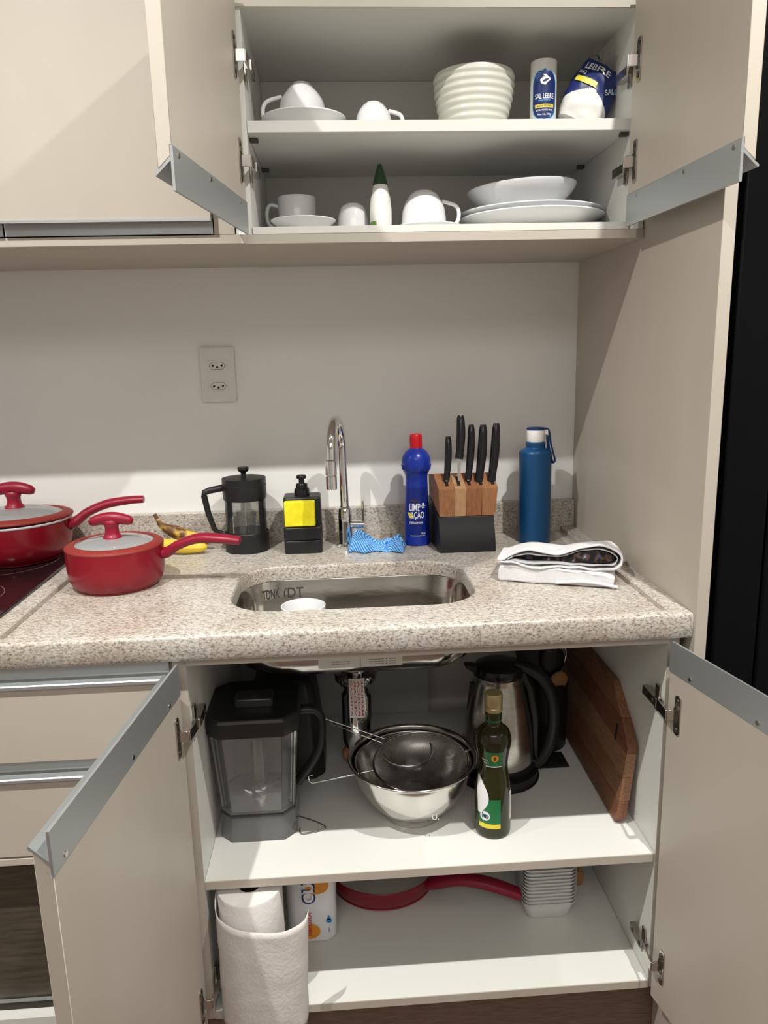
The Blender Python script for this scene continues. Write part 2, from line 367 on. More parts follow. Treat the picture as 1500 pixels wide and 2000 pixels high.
for k in range(3):
    put_text(tb, 'limpeza e uso', .045, .0022, lambda u, v, k=k: (-.475+u, -.4988, .7795-k*.004+v))
    if k < 2: put_text(tb, 'informe', .03, .0022, lambda u, v, k=k: (-.545+u, -.4988, .778-k*.004+v))
tb.box(-.5125, -.5121, -.4988, -.4986, .7665, .7835); tb.obj('label_print', INKD, lb)
# trap pipe beneath
tp = thing('sink_trap', 'chrome bottle trap with red and white sticker under the sink', 'pipe', (SX, -.285, .49))
TY = -.285
B().lathe(sprof([(0, .7365), (.040, .7365), (.041, .727), (.022, .722), (.022, .668), (.042, .664), (.043, .652), (.036, .642), (.024, .636), (.024, .626), (.030, .618), (.031, .52), (.028, .508), (0, .505)], 1), (SX, TY, 0), 36).obj('body', CHROME, tp, smooth=50)
B().tube([(SX, TY+.02, .60), (SX, -.2, .60), (SX, -.05, .60)], .016, 16).obj('outlet_pipe', CHROME, tp)
lb = B().grid(lambda a, c: (SX+.0440*math.sin((a-.5)*.7), TY-.0440*math.cos((a-.5)*.7), .585+c*.083), 6, 3).obj('sticker', WPL, tp)
tb = B()
for k in range(4): put_text(tb, ['ATENCAO', 'VEDAR', 'ROSCA', 'MANUAL'][k], .075, .0042, lambda u, v, k=k: (SX+.0444*math.sin((v+(k-1.5)*.007)/.044), TY-.0444*math.cos((v+(k-1.5)*.007)/.044), .627+u))
tb.obj('sticker_print', INKR, lb)
# ------------------------------------------------------------------ cabinets
def hinge(parent, hp, d, n, zc, side_x, side_dir, flip=1):
    """cup plate on the door, bent arm and mounting body on the cabinet side."""
    P = lambda s_, t, z: (hp[0]+d[0]*s_+n[0]*t, hp[1]+d[1]*s_+n[1]*t, z)
    bb = B()
    poly = rrect(.026, 0, .007, .033, .006, 3)
    bb.prism([(a, c) for a, c in poly], (-.0022, 0), lambda u, v, e: P(u, e, zc+v))
    for dz in (-.024, .024): bb.prism(rrect(.026, dz, .003, .003, .0029, 3), (-.0034, -.0022), lambda u, v, e: P(u, e, zc+v), 1)
    bb.prism(rrect(.024, .0, .006, .014, .005, 3), (-.0028, -.0022), lambda u, v, e: P(u, e, zc+v), 1)
    # arm
    fy = hp[1]
    ax = side_x+side_dir*.011
    a0 = Vector(P(.022, -.002, zc)); a1 = Vector(P(.020, -.016, zc)); a2 = Vector((ax, fy+.028, zc))
    for q0, q1 in ((a0, a1), (a1, a2)):
        t = (q1-q0).normalized(); s_ = Vector((-t.y, t.x, 0))*.0016; u_ = Vector((0, 0, .0085))
        rr = [[tuple(q+s_*i+u_*j) for i, j in ((1, 1), (-1, 1), (-1, -1), (1, -1))] for q in (q0, q1)]
        bb.loft(rr)
    x0, x1 = sorted((side_x+side_dir*.0005, side_x+side_dir*.0035)); bb.box(x0, x1, fy+.03, fy+.045, zc-.022, zc+.022)
    x0, x1 = sorted((side_x+side_dir*.0035, side_x+side_dir*.014)); bb.box(x0, x1, fy+.018, fy+.072, zc-.0075, zc+.0075)
    xm = side_x+side_dir*.0142
    for yy in (.03, .06): bb.box(min(xm, xm+side_dir*.001), max(xm, xm+side_dir*.001), fy+yy-.003, fy+yy+.003, zc-.003, zc+.003, 1)
    return bb.obj('hinge', [NICK, NICKD], parent, bevel=.0007, bseg=1)
def door(parent, hp, d, L, nsign, z0, z1, up_, hz, side_x, side_dir, screws=(.04, .2, .33)):
    """hp hinge point of the inner face; up_ +1 profile at top, -1 at bottom"""
    l = math.hypot(*d); d = (d[0]/l, d[1]/l); n = (d[1]*nsign, -d[0]*nsign)
    P = lambda s_, t, z: (hp[0]+d[0]*s_+n[0]*t, hp[1]+d[1]*s_+n[1]*t, z)
    ze, zo = (z1, z0) if up_ > 0 else (z0, z1); k = -up_
    TH = .0185
    b1 = B().prism([(.0024, ze+k*.0392), (TH, ze+k*.0245), (TH, zo), (0, zo), (0, ze+k*.0505), (.0024, ze+k*.0505)], (0, L), lambda u, v, e: P(e, u, v))
    dr = b1.obj('door', BEIGE, parent, smooth=30, bevel=.0006, bseg=1)
    pr = B().prism([(-.0012, ze), (.0022, ze), (.0022, ze+k*.0335), (TH+.001, ze+k*.0185), (TH+.0035, ze+k*.0165), (TH+.0050, ze+k*.0185), (TH+.0030, ze+k*.0215), (TH+.0005, ze+k*.0225), (.0022, ze+k*.0385), (.0022, ze+k*.05), (-.0012, ze+k*.05)], (-.0005, L+.0005), lambda u, v, e: P(e, u, v))
    pr.obj('handle_profile', ALU, dr, smooth=25)
    for s_ in screws:
        if s_ < L: B().prism(rrect(s_, 0, .0032, .0032, .0031, 3), (-.0022, -.0011), lambda u, v, e: P(u, e, ze+k*.043+v)).obj('screw', NICK, dr, smooth=25)
    for z in hz: hinge(dr, hp, d, n, z, side_x, side_dir)
    return dr
# upper wall cabinet, open
uc = thing('wall_cabinet', 'open beige wall cabinet with white inside holding cups, plates and salt', 'cabinet', (-.35, -.18, 1.48))
B().box(-.0275, -.002, -.3500, -.002, 1.4800, 1.836).obj('side', WHITE, uc, bevel=.0005)
B().box(-.6930, -.6660, -.3500, -.002, 1.4800, 1.836).obj('side', WHITE, uc, bevel=.0005)
B().box(-.6655, -.0280, -.3524, -.002, 1.4800, 1.4916).obj('bottom', WHITEH, uc, bevel=.0005)
B().box(-.6930, -.0020, -.3524, -.002, 1.8177, 1.836).obj('top', WHITE, uc, bevel=.0005)
B().box(-.6930, -.0020, -.3545, -.3526, 1.8180, 1.840).obj('top_edge', BEIGE, uc)
B().box(-.6655, -.0280, -.0186, -.004, 1.4920, 1.8172).obj('back', WHITE, uc)
B().box(-.6655, -.0280, -.3463, -.020, 1.6376, 1.6556).obj('shelf', WHITEH, uc, bevel=.0006)
for x, y, s_ in ((-.0280, -.33, 1), (-.0280, -.10, 1), (-.6655, -.31, -1), (-.6655, -.10, -1)):
    B().box(min(x, x-s_*.014), max(x, x-s_*.014), y-.005, y+.005, 1.631, 1.6372).obj('shelf_pin', NICKD, uc, bevel=.001)
B().box(-.6930, -.0005, -.3526, -.001, 1.4646, 1.4796).obj('under_panel', BEIGE, uc, bevel=.0006)
door(uc, (-.671, -.372), (-.0468, -.347), .350, 1, 1.477, 1.836, -1, (1.735, 1.584), -.666, 1)
door(uc, (-.0395, -.372), (.009, -.347), .347, -1, 1.480, 1.836, -1, (1.727, 1.577), -.0275, -1)
# closed neighbour on the left
nc = thing('wall_cabinet', 'closed beige wall cabinet left of the open one', 'cabinet', (-1.05, -.18, 1.46))
B().box(-1.9, -.6945, -.3500, -.002, 1.5060, 1.836).obj('body', BEIGE, nc)
B().box(-.7285, -.6945, -.3540, -.3502, 1.4800, 1.836).obj('filler_strip', BEIGE, nc, bevel=.0005)
B().box(-1.9, -.6785, -.3550, -.001, 1.4655, 1.4796).obj('under_panel', BEIGE, nc, bevel=.0006)
def closed_door(x0, x1):
    d_ = B().prism([(-.3535, 1.512), (-.3535, 1.836), (-.3720, 1.836), (-.3720, 1.5035), (-.3600, 1.512)], (x0, x1), lambda u, v, e: (e, u, v)).obj('door', BEIGE, nc, smooth=30, bevel=.0006, bseg=1)
    B().prism([(-.3530, 1.4815), (-.3555, 1.4815), (-.3555, 1.504), (-.3720, 1.4990), (-.3745, 1.4990), (-.3745, 1.5030), (-.3560, 1.5115), (-.3530, 1.5115)], (x0, x1), lambda u, v, e: (e, u, v)).obj('handle_profile', ALU, d_, smooth=25)
closed_door(-1.0645, -.7300); closed_door(-1.41, -1.0675); closed_door(-1.76, -1.413)
# soffit cabinets above
tag(B().box(-1.9, -.0005, -.35, -.001, 1.841, 2.548).obj('top_cabinet', BEIGE, bevel=.001), 'beige overhead boxing above the wall cabinets', 'cabinet')
# base cabinet, open
bc = thing('base_cabinet', 'open sink base cabinet with two white shelves and folded back doors', 'cabinet', (-.4, -.3, .18))
B().box(-.0284, -.0102, -.5940, -.03, .183, .8355).obj('side', WHITE, bc, bevel=.0005)
B().box(-.8000, -.7794, -.5940, -.03, .183, .8355).obj('side', WHITE, bc, bevel=.0005)
for xa, xb in ((-.0284, -.0102), (-.8000, -.7794)): B().box(xa, xb, -.5957, -.5942, .183, .8355).obj('side_edge', BEIGE, bc)
B().box(-.7790, -.0288, -.5957, -.03, .183, .198).obj('bottom', [WHITE], bc, bevel=.0005)
B().box(-.7790, -.0288, -.5925, -.05, .432, .447).obj('shelf', [WHITE], bc, bevel=.0005)
B().box(-.7790, -.0288, -.5945, -.5927, .432, .4465).obj('edge_band', BEIGE, bc); B().box(-.7790, -.0288, -.5975, -.5959, .183, .1975).obj('edge_band', BEIGE, bc)
B().box(-.7790, -.0288, -.6000, -.5300, .8260, .8395).obj('front_rail', BEIGE, bc, bevel=.0005)
B().box(-.7790, -.3450, -.045, -.03, .20, .84).obj('back_panel', PANEL, bc)
B().box(-.7790, -.0288, -.028, -.012, .20, .431).obj('lower_back_panel', WHITE, bc)
B().tube(spline([(-.029, -.10, .70), (-.05, -.06, .672), (-.09, -.04, .66)], 5), .0018, 8).obj('cable', BLACKR, bc)
door(bc, (-.7885, -.612), (-.0445, -.403), .400, 1, .183, .8355, 1, (.728, .250), -.7794, 1, (.05, .19, .375))
door(bc, (-.0305, -.612), (.0389, -.1988), .400, -1, .183, .8355, 1, (.722, .262), -.0284, -1, (.05, .19, .375))
struct(B().box(-.8, .0, -.56, -.545, 0, .1815).obj('baseboard_front', TOE))
# drawer cabinet with built-in appliance
dc = thing('drawer_cabinet', 'beige drawer unit with aluminium handle rails below the cooktop', 'cabinet', (-1.2, -.3, .18))
B().box(-1.55, -.8015, -.590, -.03, .5140, .8355).obj('body', BEIGE, dc)
for (za, zb) in ((.6880, .8360), (.5275, .6845)):
    d_ = B().prism([(-.5945, za), (-.6135, za), (-.6135, zb-.030), (-.5945, zb-.015)], (-1.545, -.8040), lambda u, v, e: (e, u, v)).obj('drawer', BEIGE, dc, smooth=30, bevel=.0006, bseg=1)
    B().prism([(-.5945, zb), (-.5945, zb-.0190), (-.6120, zb-.0285), (-.6165, zb-.0295), (-.6178, zb-.0280), (-.6178, zb-.0235), (-.6160, zb-.0220), (-.6135, zb-.0225), (-.6000, zb-.0185), (-.5985, zb-.0165), (-.5985, zb)], (-1.545, -.8045), lambda u, v, e: (e, u, v)).obj('handle_profile', ALU, d_, smooth=30)
B().box(-1.545, -.8040, -.6135, -.5945, .5125, .5240).obj('rail', BEIGE, dc, bevel=.0005)
B().box(-1.545, -.8040, -.6135, -.5945, .185, .2290).obj('bottom_rail', WHITE, dc, bevel=.0005)
B().box(-.8185, -.8015, -.590, -.03, .185, .5135).box(-1.55, -1.535, -.590, -.03, .185, .5135).box(-1.534, -.819, -.590, -.03, .185, .2).obj('lower_box', BEIGE, dc)
oc = thing('oven_front', 'dark oven front under the drawers, painted with the wood floor reflection', 'drawer', (-1.2, -.6, .23))
B().box(-1.53, -.8200, -.585, -.570, .2350, .4960).obj('front', OVEN, oc, bevel=.0005)
B().box(-1.53, -.8200, -.588, -.586, .2360, .2420).obj('lower_trim', ALUD, oc)
# outlet plate
ot = thing('wall_outlet', 'ivory double power outlet plate on the shaded back wall', 'outlet', (-.79, 0, 1.184))
X0, Z0 = -.829, 1.1842
B().prism(rrect(X0+.0375, Z0+.059, .0375, .059, .004, 3), (-.0075, -.0005), lambda u, v, e: (u, e, v)).obj('plate', OUTL, ot, bevel=.002)
for zc in (Z0+.078, Z0+.035):
    s1 = B().prism(rrect(X0+.0375, zc, .0215, .0115, .002, 2), (-.0088, -.0076), lambda u, v, e: (u, e, v)).obj('socket', OUTL, ot, bevel=.0004)
    hexa = [(X0+.0375+a, zc+c) for a, c in ((-.018, 0), (-.011, .0075), (.011, .0075), (.018, 0), (.011, -.0075), (-.011, -.0075))]
    rim = B(); n_ = 6
    for i in range(n_):
        rim.tube([(hexa[i][0], -.0089, hexa[i][1]), (hexa[(i+1) % n_][0], -.0089, hexa[(i+1) % n_][1])], .0004, 5)
    rim.obj('socket_rim', INKD, s1)
    for dx, dz in ((-.0095, 0), (0, -.003), (.0095, 0)):
        B().prism(rrect(X0+.0375+dx, zc+dz, .0024, .0024, .0023, 3), (-.0093, -.0087), lambda u, v, e: (u, e, v)).obj('pin_hole', BLACKR, s1)
# ------------------------------------------------------------------ crockery
def cup_prof(h, rb, rt, th=.0025):       # upright cup, foot rb, rim rt
    o_ = sprof([(rb*.9, 0), (rb, .002), (rb*1.35, h*.10), (rt*.90, h*.42), (rt, h)], 5)
    i_ = [(max(r-th, 0), z+(th if z < h*.5 else 0)) for r, z in o_[4:]][::-1]
    return [(0, .002)]+o_+[(rt-th*.5, h+.0008)]+i_+[(0, .006)]
def cup(name, label, x, y, z, h, rb, rt, inverted, ha, hr=None, group=None, prof=None, mt=CERAM, tilt=None):
    t = thing(name, label, 'cup', (x, y, z), group)
    M = T(x, y, z)@(R(tilt[0], tilt[1]) if tilt else Matrix())@((T(0, 0, h)@R(PI, 'X')) if inverted else Matrix())
    B().lathe(prof or cup_prof(h, rb, rt), (0, 0, 0), 48, M=M).obj('bowl', mt, t, smooth=60)
    hr = hr or h*.3
    a = -ha if inverted else ha
    rr = lambda f: rt*.97 if f > .6 else rb+(rt-rb)*.8
    pth = [(rt*.93, h*.80), (rt+hr*.7, h*.84), (rt+hr, h*.62), (rt+hr*.75, h*.38), (rt*.80, h*.26)]
    sp = spline([(r*math.cos(a), r*math.sin(a), zz) for r, zz in pth], 6)
    B().tube(sp, .0036, 10, M=M).obj('handle', mt, t, smooth=60)
    return t
def saucer(name, label, x, y, z, r, h, group=None, cat='saucer', foot=.45, M2=None, mt=CERAM):
    P = [(0, .003), (r*foot*.9, .003), (r*foot, 0), (r*foot+.003, .001), (r*.75, h*.45), (r*.97, h*.93), (r, h), (r*.97, h+.001), (r*.75, h*.45+.004), (r*foot, .006), (0, .005)]
    bb = B().lathe(sprof(P, 3), (0, 0, 0), 64, M=T(x, y, z)@(M2 or Matrix()))
    return tag(bb.obj(name, mt, smooth=60), label, cat, group)
U1, U0 = 1.6558, 1.4918
saucer('saucer', 'white saucer under the large upturned cup on the middle shelf', -.576, -.235, U1, .0745, .030)
cup('coffee_cup', 'large white cup upside down on a saucer, handle left, middle shelf', -.5785, -.235, U1+.0110, .078, .0165, .0430, True, PI, .026)
cup('espresso_cup', 'small white espresso cup upside down on the middle shelf', -.4545, -.26, U1+.0003, .050, .014, .0325, True, 0, .018)
# ribbed bowl
P = [(0, .003), (.045, 0), (.048, .002)]
N = 60
for i in range(N+1):
    f = i/N; z = .004+f*.100; r = .049+.023*math.sin(f*PI/2)**.8 + .0011*math.cos(f*2*PI*8.5)
    P.append((r, z))
P += [(.0705, .106), (.068, .105)]+[(.048+.020*math.sin(f*PI/2), .006+.098*f) for f in (.9, .7, .5, .3, .1)]+[(0, .006)]
tag(B().lathe(P, (-.2705, -.215, U1), 64).obj('serving_bowl', CERAMG, smooth=70), 'cream ribbed ceramic bowl on the middle shelf', 'bowl')
# salt canister
sx, sy = -.1530, -.25
st = thing('salt_canister', 'slim white salt canister with navy oval label standing beside the salt bag', 'salt canister', (sx, sy, U1))
B().lathe([(0, 0), (.0222, 0), (.0228, .0008), (.0228, .114), (.0224, .1165), (.0205, .1175), (0, .1175)], (sx, sy, U1), 40).obj('tube', WPL, st, smooth=50)
va = math.atan2(-.5354-sx, -(-1.68-sy))   # label turned to the room
def cylmap(cx, cy, r, z0, a0=0):
    return lambda u, v: (cx+r*math.sin(u/r+a0), cy-r*math.cos(u/r+a0), z0+v)
fn0 = cylmap(sx, sy, .02295, U1, va+.1); fn1 = cylmap(sx, sy, .0231, U1, va+.1)
def oval(hw, v0, v1, k=.024):
    def f(v):
        if v < v0+k: d = (v0+k-v)/k; return max(hw*math.sqrt(max(1-d*d, 0)), .0002)
        if v > v1-k: d = (v-(v1-k))/k; return max(hw*math.sqrt(max(1-d*d, 0)), .0002)
        return hw
    return f
patch(B(), oval(.0235, .017, .101), .017, .101, fn0, 0, 14, 26).obj('label_border', INKC, st)
cylb = cylmap(sx, sy, .0230, U1, va+.1)
lb = patch(B(), oval(.0222, .0185, .0995), .0185, .0995, cylb, 0, 14, 26).obj('label', INKN, st)
tb = B(); put_text(tb, 'SAL LEBRE', .034, .0085, lambda u, v: fn1(u, v+.057)); put_text(tb, 'EXTRATO DO MAR', .030, .0028, lambda u, v: fn1(u, v+.0345)); put_text(tb, 'Peso Liq. 500g', .024, .004, lambda u, v: fn1(u, v+.0275))
rab = [(-.006, -.006), (.001, -.009), (.004, -.005), (.009, -.001), (.0095, .002), (.006, .004), (.002, .008), (-.003, .0085), (-.002, .0065), (.001, .004), (-.003, .004), (-.0075, 0), (-.0065, -.004)]
fn3 = cylmap(sx, sy, .0239, U1, va+.1); tb._add([fn3(u*1.1, v+.083) for u, v in rab], [tuple(range(len(rab)))]); tb.obj('label_print', INKW, lb)
tb = B(); put_text(tb, 'marinho', .021, .003, lambda u, v: fn1(u, v+.0505)); tb.obj('label_subtitle', INKC, lb)
yb = patch(B(), lambda v: .017, .0385, .044, fn1, 0, 10, 1).obj('label_band', INKY, lb)
tb = B(); fn2 = cylmap(sx, sy, .02325, U1, va+.1); put_text(tb, 'MOIDO IODADO', .026, .0028, lambda u, v: fn2(u, v+.0412)); tb.obj('band_print', INKN, lb)
# salt bag, leaning
bg = thing('salt_bag', 'crumpled bag of coarse salt with navy print leaning on the cabinet side', 'salt bag', (-.088, -.25, U1))
MB = T(-.094, -.255, U1+.002)@R(.48, 'Y')@R(-.15, 'Z')
def bagpt(a, v, off=0):
    wv = .043*(1-.25*v**3)*(.80+.2*math.sin(min(v*4, PI/2))); dv = .026*(1-.8*v**2.5)*(.75+.25*math.sin(min(v*4, PI/2)))
    c, s_ = math.cos(a), math.sin(a); e = .75
    x = (wv+off)*abs(c)**e*(1 if c > 0 else -1); y = (dv+off)*abs(s_)**e*(1 if s_ > 0 else -1)
    nz = .0022*noise.noise((x*60, y*60, v*7))
    return Vector((x+nz*(1 if c > 0 else -1), y+nz, v*.104+.006*noise.noise((x*30, 3, v*3))*v))
SEG, NR = 120, 70
bb = B(); rg = [[MB@bagpt(2*PI*j/SEG, i/NR) for j in range(SEG)] for i in range(NR+1)]
bb.loft(rg, (True, True))
zlow = min(p.z for p in bb.v)
dz = U1+.0003-zlow
bb.v = [p+Vector((0, 0, dz)) for p in bb.v]; MB = T(0, 0, dz)@MB
for k, f in enumerate(bb.f):
    if k < NR*SEG:
        i, j = divmod(k, SEG); a = 2*PI*(j+.5)/SEG; v = (i+.5)/NR
        lim = .50-.30*abs(math.cos(a)) if math.sin(a) < .1 else .35
        if v > lim+.045: bb.m[k] = 1
        elif v > lim+.0: bb.m[k] = 2
    elif k == NR*SEG+1: bb.m[k] = 1
bb.obj('bag', [BAG, INKN, INKW], bg, smooth=60)
def bagmap(a0, v0, rot=0, off=.0018):
    def f(u, v):
        uu = u*math.cos(rot)-v*math.sin(rot); vv = u*math.sin(rot)+v*math.cos(rot)
        return MB@bagpt(a0+uu/.035, v0+vv/.104, off)
    return f
tb = B(); put_text(tb, 'LEBRE', .040, .013, bagmap(-PI/2-.25, .86)); put_text(tb, 'SAL L', .030, .010, bagmap(-PI/2+.75, .62, .5)); put_text(tb, 'NHO', .018, .007, bagmap(-PI/2-.75, .72)); tb.obj('bag_lettering', INKW, bg)
tb = B(); patch(tb, lambda v: .017, -.0045, .0045, bagmap(-PI/2-.45, .60), 0, 10, 2); tb.obj('bag_band', INKY, bg)
tb = B(); put_text(tb, 'marinho', .02, .004, bagmap(-PI/2+.95, .64, .5)); tb.obj('bag_subtitle', INKC, bg)
# twisted clear film top
tb = B()
for k in range(5):
    a = -.9+k*.42
    tb.grid(lambda p, q, a=a: MB@Vector((math.sin(a)*.030*q+.006*(p-.5)*(1+3*q), (p-.5)*.02*(1+q)+.003*math.sin(p*9+k), .100+q*.028*math.cos(a)+.002*math.sin(p*14))), 6, 5)
tb.obj('film_top', FILMC, bg, smooth=60, recalc=False)
# lower shelf crockery
mugp = [(0, .003), (.031, .0), (.034, .003), (.0355, .01), (.036, .078), (.0352, .0795), (.0335, .0785), (.033, .01), (.029, .006), (0, .006)]
cup('mug', 'straight sided white mug behind the first saucer on the cabinet floor', -.598, -.165, U0, .079, .034, .0355, False, PI, .022, prof=mugp)
saucer('saucer', 'white saucer standing in front of the straight mug', -.584, -.266, U0, .0575, .021)
cup('espresso_cup', 'matt white espresso cup upside down left of the green capped bottle', -.4945, -.225, U0, .056, .0155, .0300, True, PI/2, .012)
gb = thing('squeeze_bottle', 'white squeeze bottle with dark green cone cap between the cups', 'bottle', (-.4455, -.255, U0))
def ell(z, rx, ry, cx, cy, n=36, p=1.0):
    out = []
    for j in range(n):
        c, s_ = math.cos(2*PI*j/n), math.sin(2*PI*j/n)
        out.append((cx+rx*abs(c)**p*(1 if c > 0 else -1), cy+ry*abs(s_)**p*(1 if s_ > 0 else -1), z))
    return out
gx, gy = -.4455, -.255
B().loft([ell(U0+z, r, r*1.25, gx, gy) for r, z in ((.0165, 0), (.018, .002), (.0195, .02), (.0195, .04), (.0175, .06), (.014, .075), (.0125, .081))]).obj('body', WPL, gb, smooth=50)
B().lathe([(.0128, .081), (.0133, .0815), (.0125, .087), (.0045, .114), (.003, .1165), (0, .117)], (gx, gy, U0), 28, ey=1.1).obj('cap', GREEN, gb, smooth=50)
lb = B(); lb.grid(lambda a, c: (gx+.0192*math.cos(PI+.2+a*.85)*1.02*(1-.12*(c*1.4)**2), gy+.0192*1.25*math.sin(PI+.2+a*.85)*1.02*(1-.12*(c*1.4)**2), U0+.006+c*.062), 8, 10)
lb.obj('label', LGREEN, gb, smooth=50)
saucer('saucer', 'white saucer under the upturned cup beside the plates', -.357, -.23, U0, .060, .014)
cup('coffee_cup', 'white cup upside down on a saucer left of the plates, handle right', -.366, -.235, U0+.006, .068, .019, .042, True, -.1, .022)
saucer('dinner_plate', 'large white plate at the bottom of the plate stack', -.158, -.196, U0, .136, .030, 'stacked plates', 'plate', .55)
saucer('dinner_plate', 'second white plate lying on the large bottom plate', -.160, -.194, U0+.0105, .134, .029, 'stacked plates', 'plate', .55)
bp = [(0, .003), (.054, .0), (.058, .001), (.078, .015), (.095, .034), (.101, .046), (.1, .0475), (.098, .046), (.075, .018), (.055, .007), (0, .006)]
tag(B().lathe(sprof(bp, 3), (0, 0, 0), 64, M=T(-.176, -.20, U0+.0425)@R(-.05, 'Y')@Matrix.Diagonal((1, 1, .86, 1))).obj('soup_bowl', CERAM, smooth=60), 'wide white bowl resting on top of the plate stack', 'bowl')
# ------------------------------------------------------------------ pans
def knob(t, x, y, z, ang, s=1.0):
    st_ = [(.0, -.001), (.016*s, -.001), (.0165*s, .003), (.013*s, .008), (.012*s, .02), (.0145*s, .028), (.012*s, .034)]
    B().lathe(sprof(st_, 3), (x, y, z), 24).obj('knob_stem', REDH, t, smooth=60)
    c, s_ = math.cos(ang), math.sin(ang)
    L = .039*s; P = []; rr = []
    for i in range(15):
        f = -1+2*i/14; P.append((x+c*L*f, y+s_*L*f, z+.037*s-.008*abs(f)**2*s)); rr.append((.0115-.004*abs(f)**2.0)*s if abs(f) < .97 else .005*s)
    B().tube(P, rr, 18).obj('knob', REDH, t, smooth=60)
def pan_handle(t, pts, rads, mt=REDH):
    sp = spline(pts, 8); n = len(sp); rr = []
    for i in range(n):
        f = i/(n-1)*(len(rads)-1); k = min(int(f), len(rads)-2); rr.append(rads[k]+(rads[k+1]-rads[k])*(f-k))
    return B().tube(sp, rr, 18, flat=.72).obj('handle', mt, t, smooth=60)
CT = .8702
sp_ = thing('saucepan', 'small red saucepan with glass lid standing on the granite', 'saucepan', (-.957, -.302, CT))
cx, cy = -.957, -.302
B().lathe(sprof([(0, 0), (.066, 0), (.074, .003), (.082, .013), (.0862, .03), (.0872, .05), (.0872, .074), (.0868, .0765), (.085, .0765), (.0845, .05), (.08, .02), (.07, .006), (0, .005)], 4), (cx, cy, CT), 72).obj('body', RED, sp_, smooth=60)
B().lathe(sprof([(.0700, .0815), (.0715, .0835), (.080, .0825), (.0872, .0785), (.0878, .0755), (.0868, .0745), (.083, .077), (.0700, .0795)], 3), (cx, cy, CT), 72, close=True).obj('lid_rim', REDS, sp_, smooth=60)
B().lathe([(.0708, .0805), (.068, .0825), (.05, .0865), (.03, .089), (.012, .090), (0, .0902), (0, .0875), (.03, .0865), (.05, .084), (.07, .0790)], (cx, cy, CT), 56).obj('lid_glass', LIDG, sp_, smooth=60)
B().lathe([(.0835, .03), (.0835, .034), (0, .034), (0, .03)], (cx, cy, CT), 48).obj('inner_coating', CREAM, sp_)
B().lathe([(.0028, .0875), (.006, .0875), (.006, .090), (.0028, .090)], (cx+.012, cy-.042, CT-.0035), 16, close=True).obj('vent', CHROME, sp_)
knob(sp_, cx-.002, cy, CT+.0895, -.02, 1.0)
pan_handle(sp_, [(-.884, -.302, .927), (-.862, -.306, .929), (-.838, -.313, .944), (-.800, -.322, .957), (-.760, -.330, .957), (-.722, -.336, .953)], [.013, .0145, .0125, .0125, .0135, .0125, .0105])
p2 = thing('saute_pan', 'large red pan with glass lid on the black cooktop, cut by the left edge', 'pan', (-1.2, -.136, .8865))
cx, cy, PT = -1.2035, -.136, .8866
B().lathe(sprof([(0, 0), (.078, 0), (.088, .004), (.100, .016), (.1065, .034), (.109, .055), (.110, .076), (.1095, .079), (.107, .079), (.105, .05), (.098, .022), (.085, .007), (0, .006)], 4), (cx, cy, PT), 80).obj('body', RED, p2, smooth=60)
B().lathe([(.1098, .0785), (.1112, .080), (.1112, .0825), (.1098, .083), (.107, .081)], (cx, cy, PT), 72, close=True).obj('steel_rim', CERAM, p2, smooth=50)
ML = T(cx, cy, PT)@R(-.03, 'X')
B().lathe(sprof([(.092, .091), (.094, .093), (.104, .0915), (.1115, .0875), (.1125, .0845), (.111, .0835), (.105, .0855), (.092, .0885)], 3), (0, 0, 0), 72, close=True, M=ML).obj('lid_rim', REDS, p2, smooth=60)
B().lathe([(.093, .0895), (.088, .092), (.07, .098), (.04, .1035), (0, .105), (0, .102), (.04, .1005), (.07, .095), (.092, .0880)], (0, 0, 0), 64, M=ML).obj('lid_glass', LIDG, p2, smooth=60)
B().lathe([(.105, .03), (.105, .034), (0, .034), (0, .03)], (cx, cy, PT), 48).obj('inner_coating', CREAM, p2)
knob(p2, cx+.004, cy, PT+.1045, 0, 1.1)
pan_handle(p2, [(-1.098, -.134, .948), (-1.080, -.130, .958), (-1.058, -.126, .974), (-1.02, -.12, .9885), (-.975, -.118, .9945), (-.945, -.117, .9955)], [.011, .0145, .013, .0125, .0125, .0115, .0105])
B().tube([(-1.112, -.135, .944), (-1.090, -.133, .950)], .009, 12).obj('handle_socket', NICK, p2)
# bananas
def banana(label, pts, rads, mt, nx):
    t = thing('banana', label, 'banana', pts[len(pts)//2], 'bananas behind the saucepan')
    sp = spline(pts, 7); n = len(sp); rr = []
    for i in range(n):
        f = i/(n-1)*(len(rads)-1); k = min(int(f), len(rads)-2); rr.append(rads[k]+(rads[k+1]-rads[k])*(f-k))
    B().tube(sp, rr, 7).obj('skin', mt, t, smooth=40, sub=1)
    B().tube([sp[0], sp[0]+(sp[0]-sp[2]).normalized()*.012], [rr[0], rr[0]*1.15], 7).obj('stem', BANDARK, t, smooth=40)
banana('browned banana leaning on top behind the saucepan', [(-.935, -.060, .940), (-.925, -.062, .925), (-.900, -.066, .912), (-.870, -.070, .902), (-.836, -.074, .892), (-.822, -.075, .889)], [.004, .0085, .0165, .0165, .0125, .004], BAN, 0)
banana('yellow banana lying on the granite behind the saucepan', [(-.945, -.085, .905), (-.932, -.088, .896), (-.905, -.098, .889), (-.870, -.106, .887), (-.838, -.106, .885), (-.824, -.104, .885)], [.004, .009, .0165, .0165, .0125, .004], BAN2, 0)
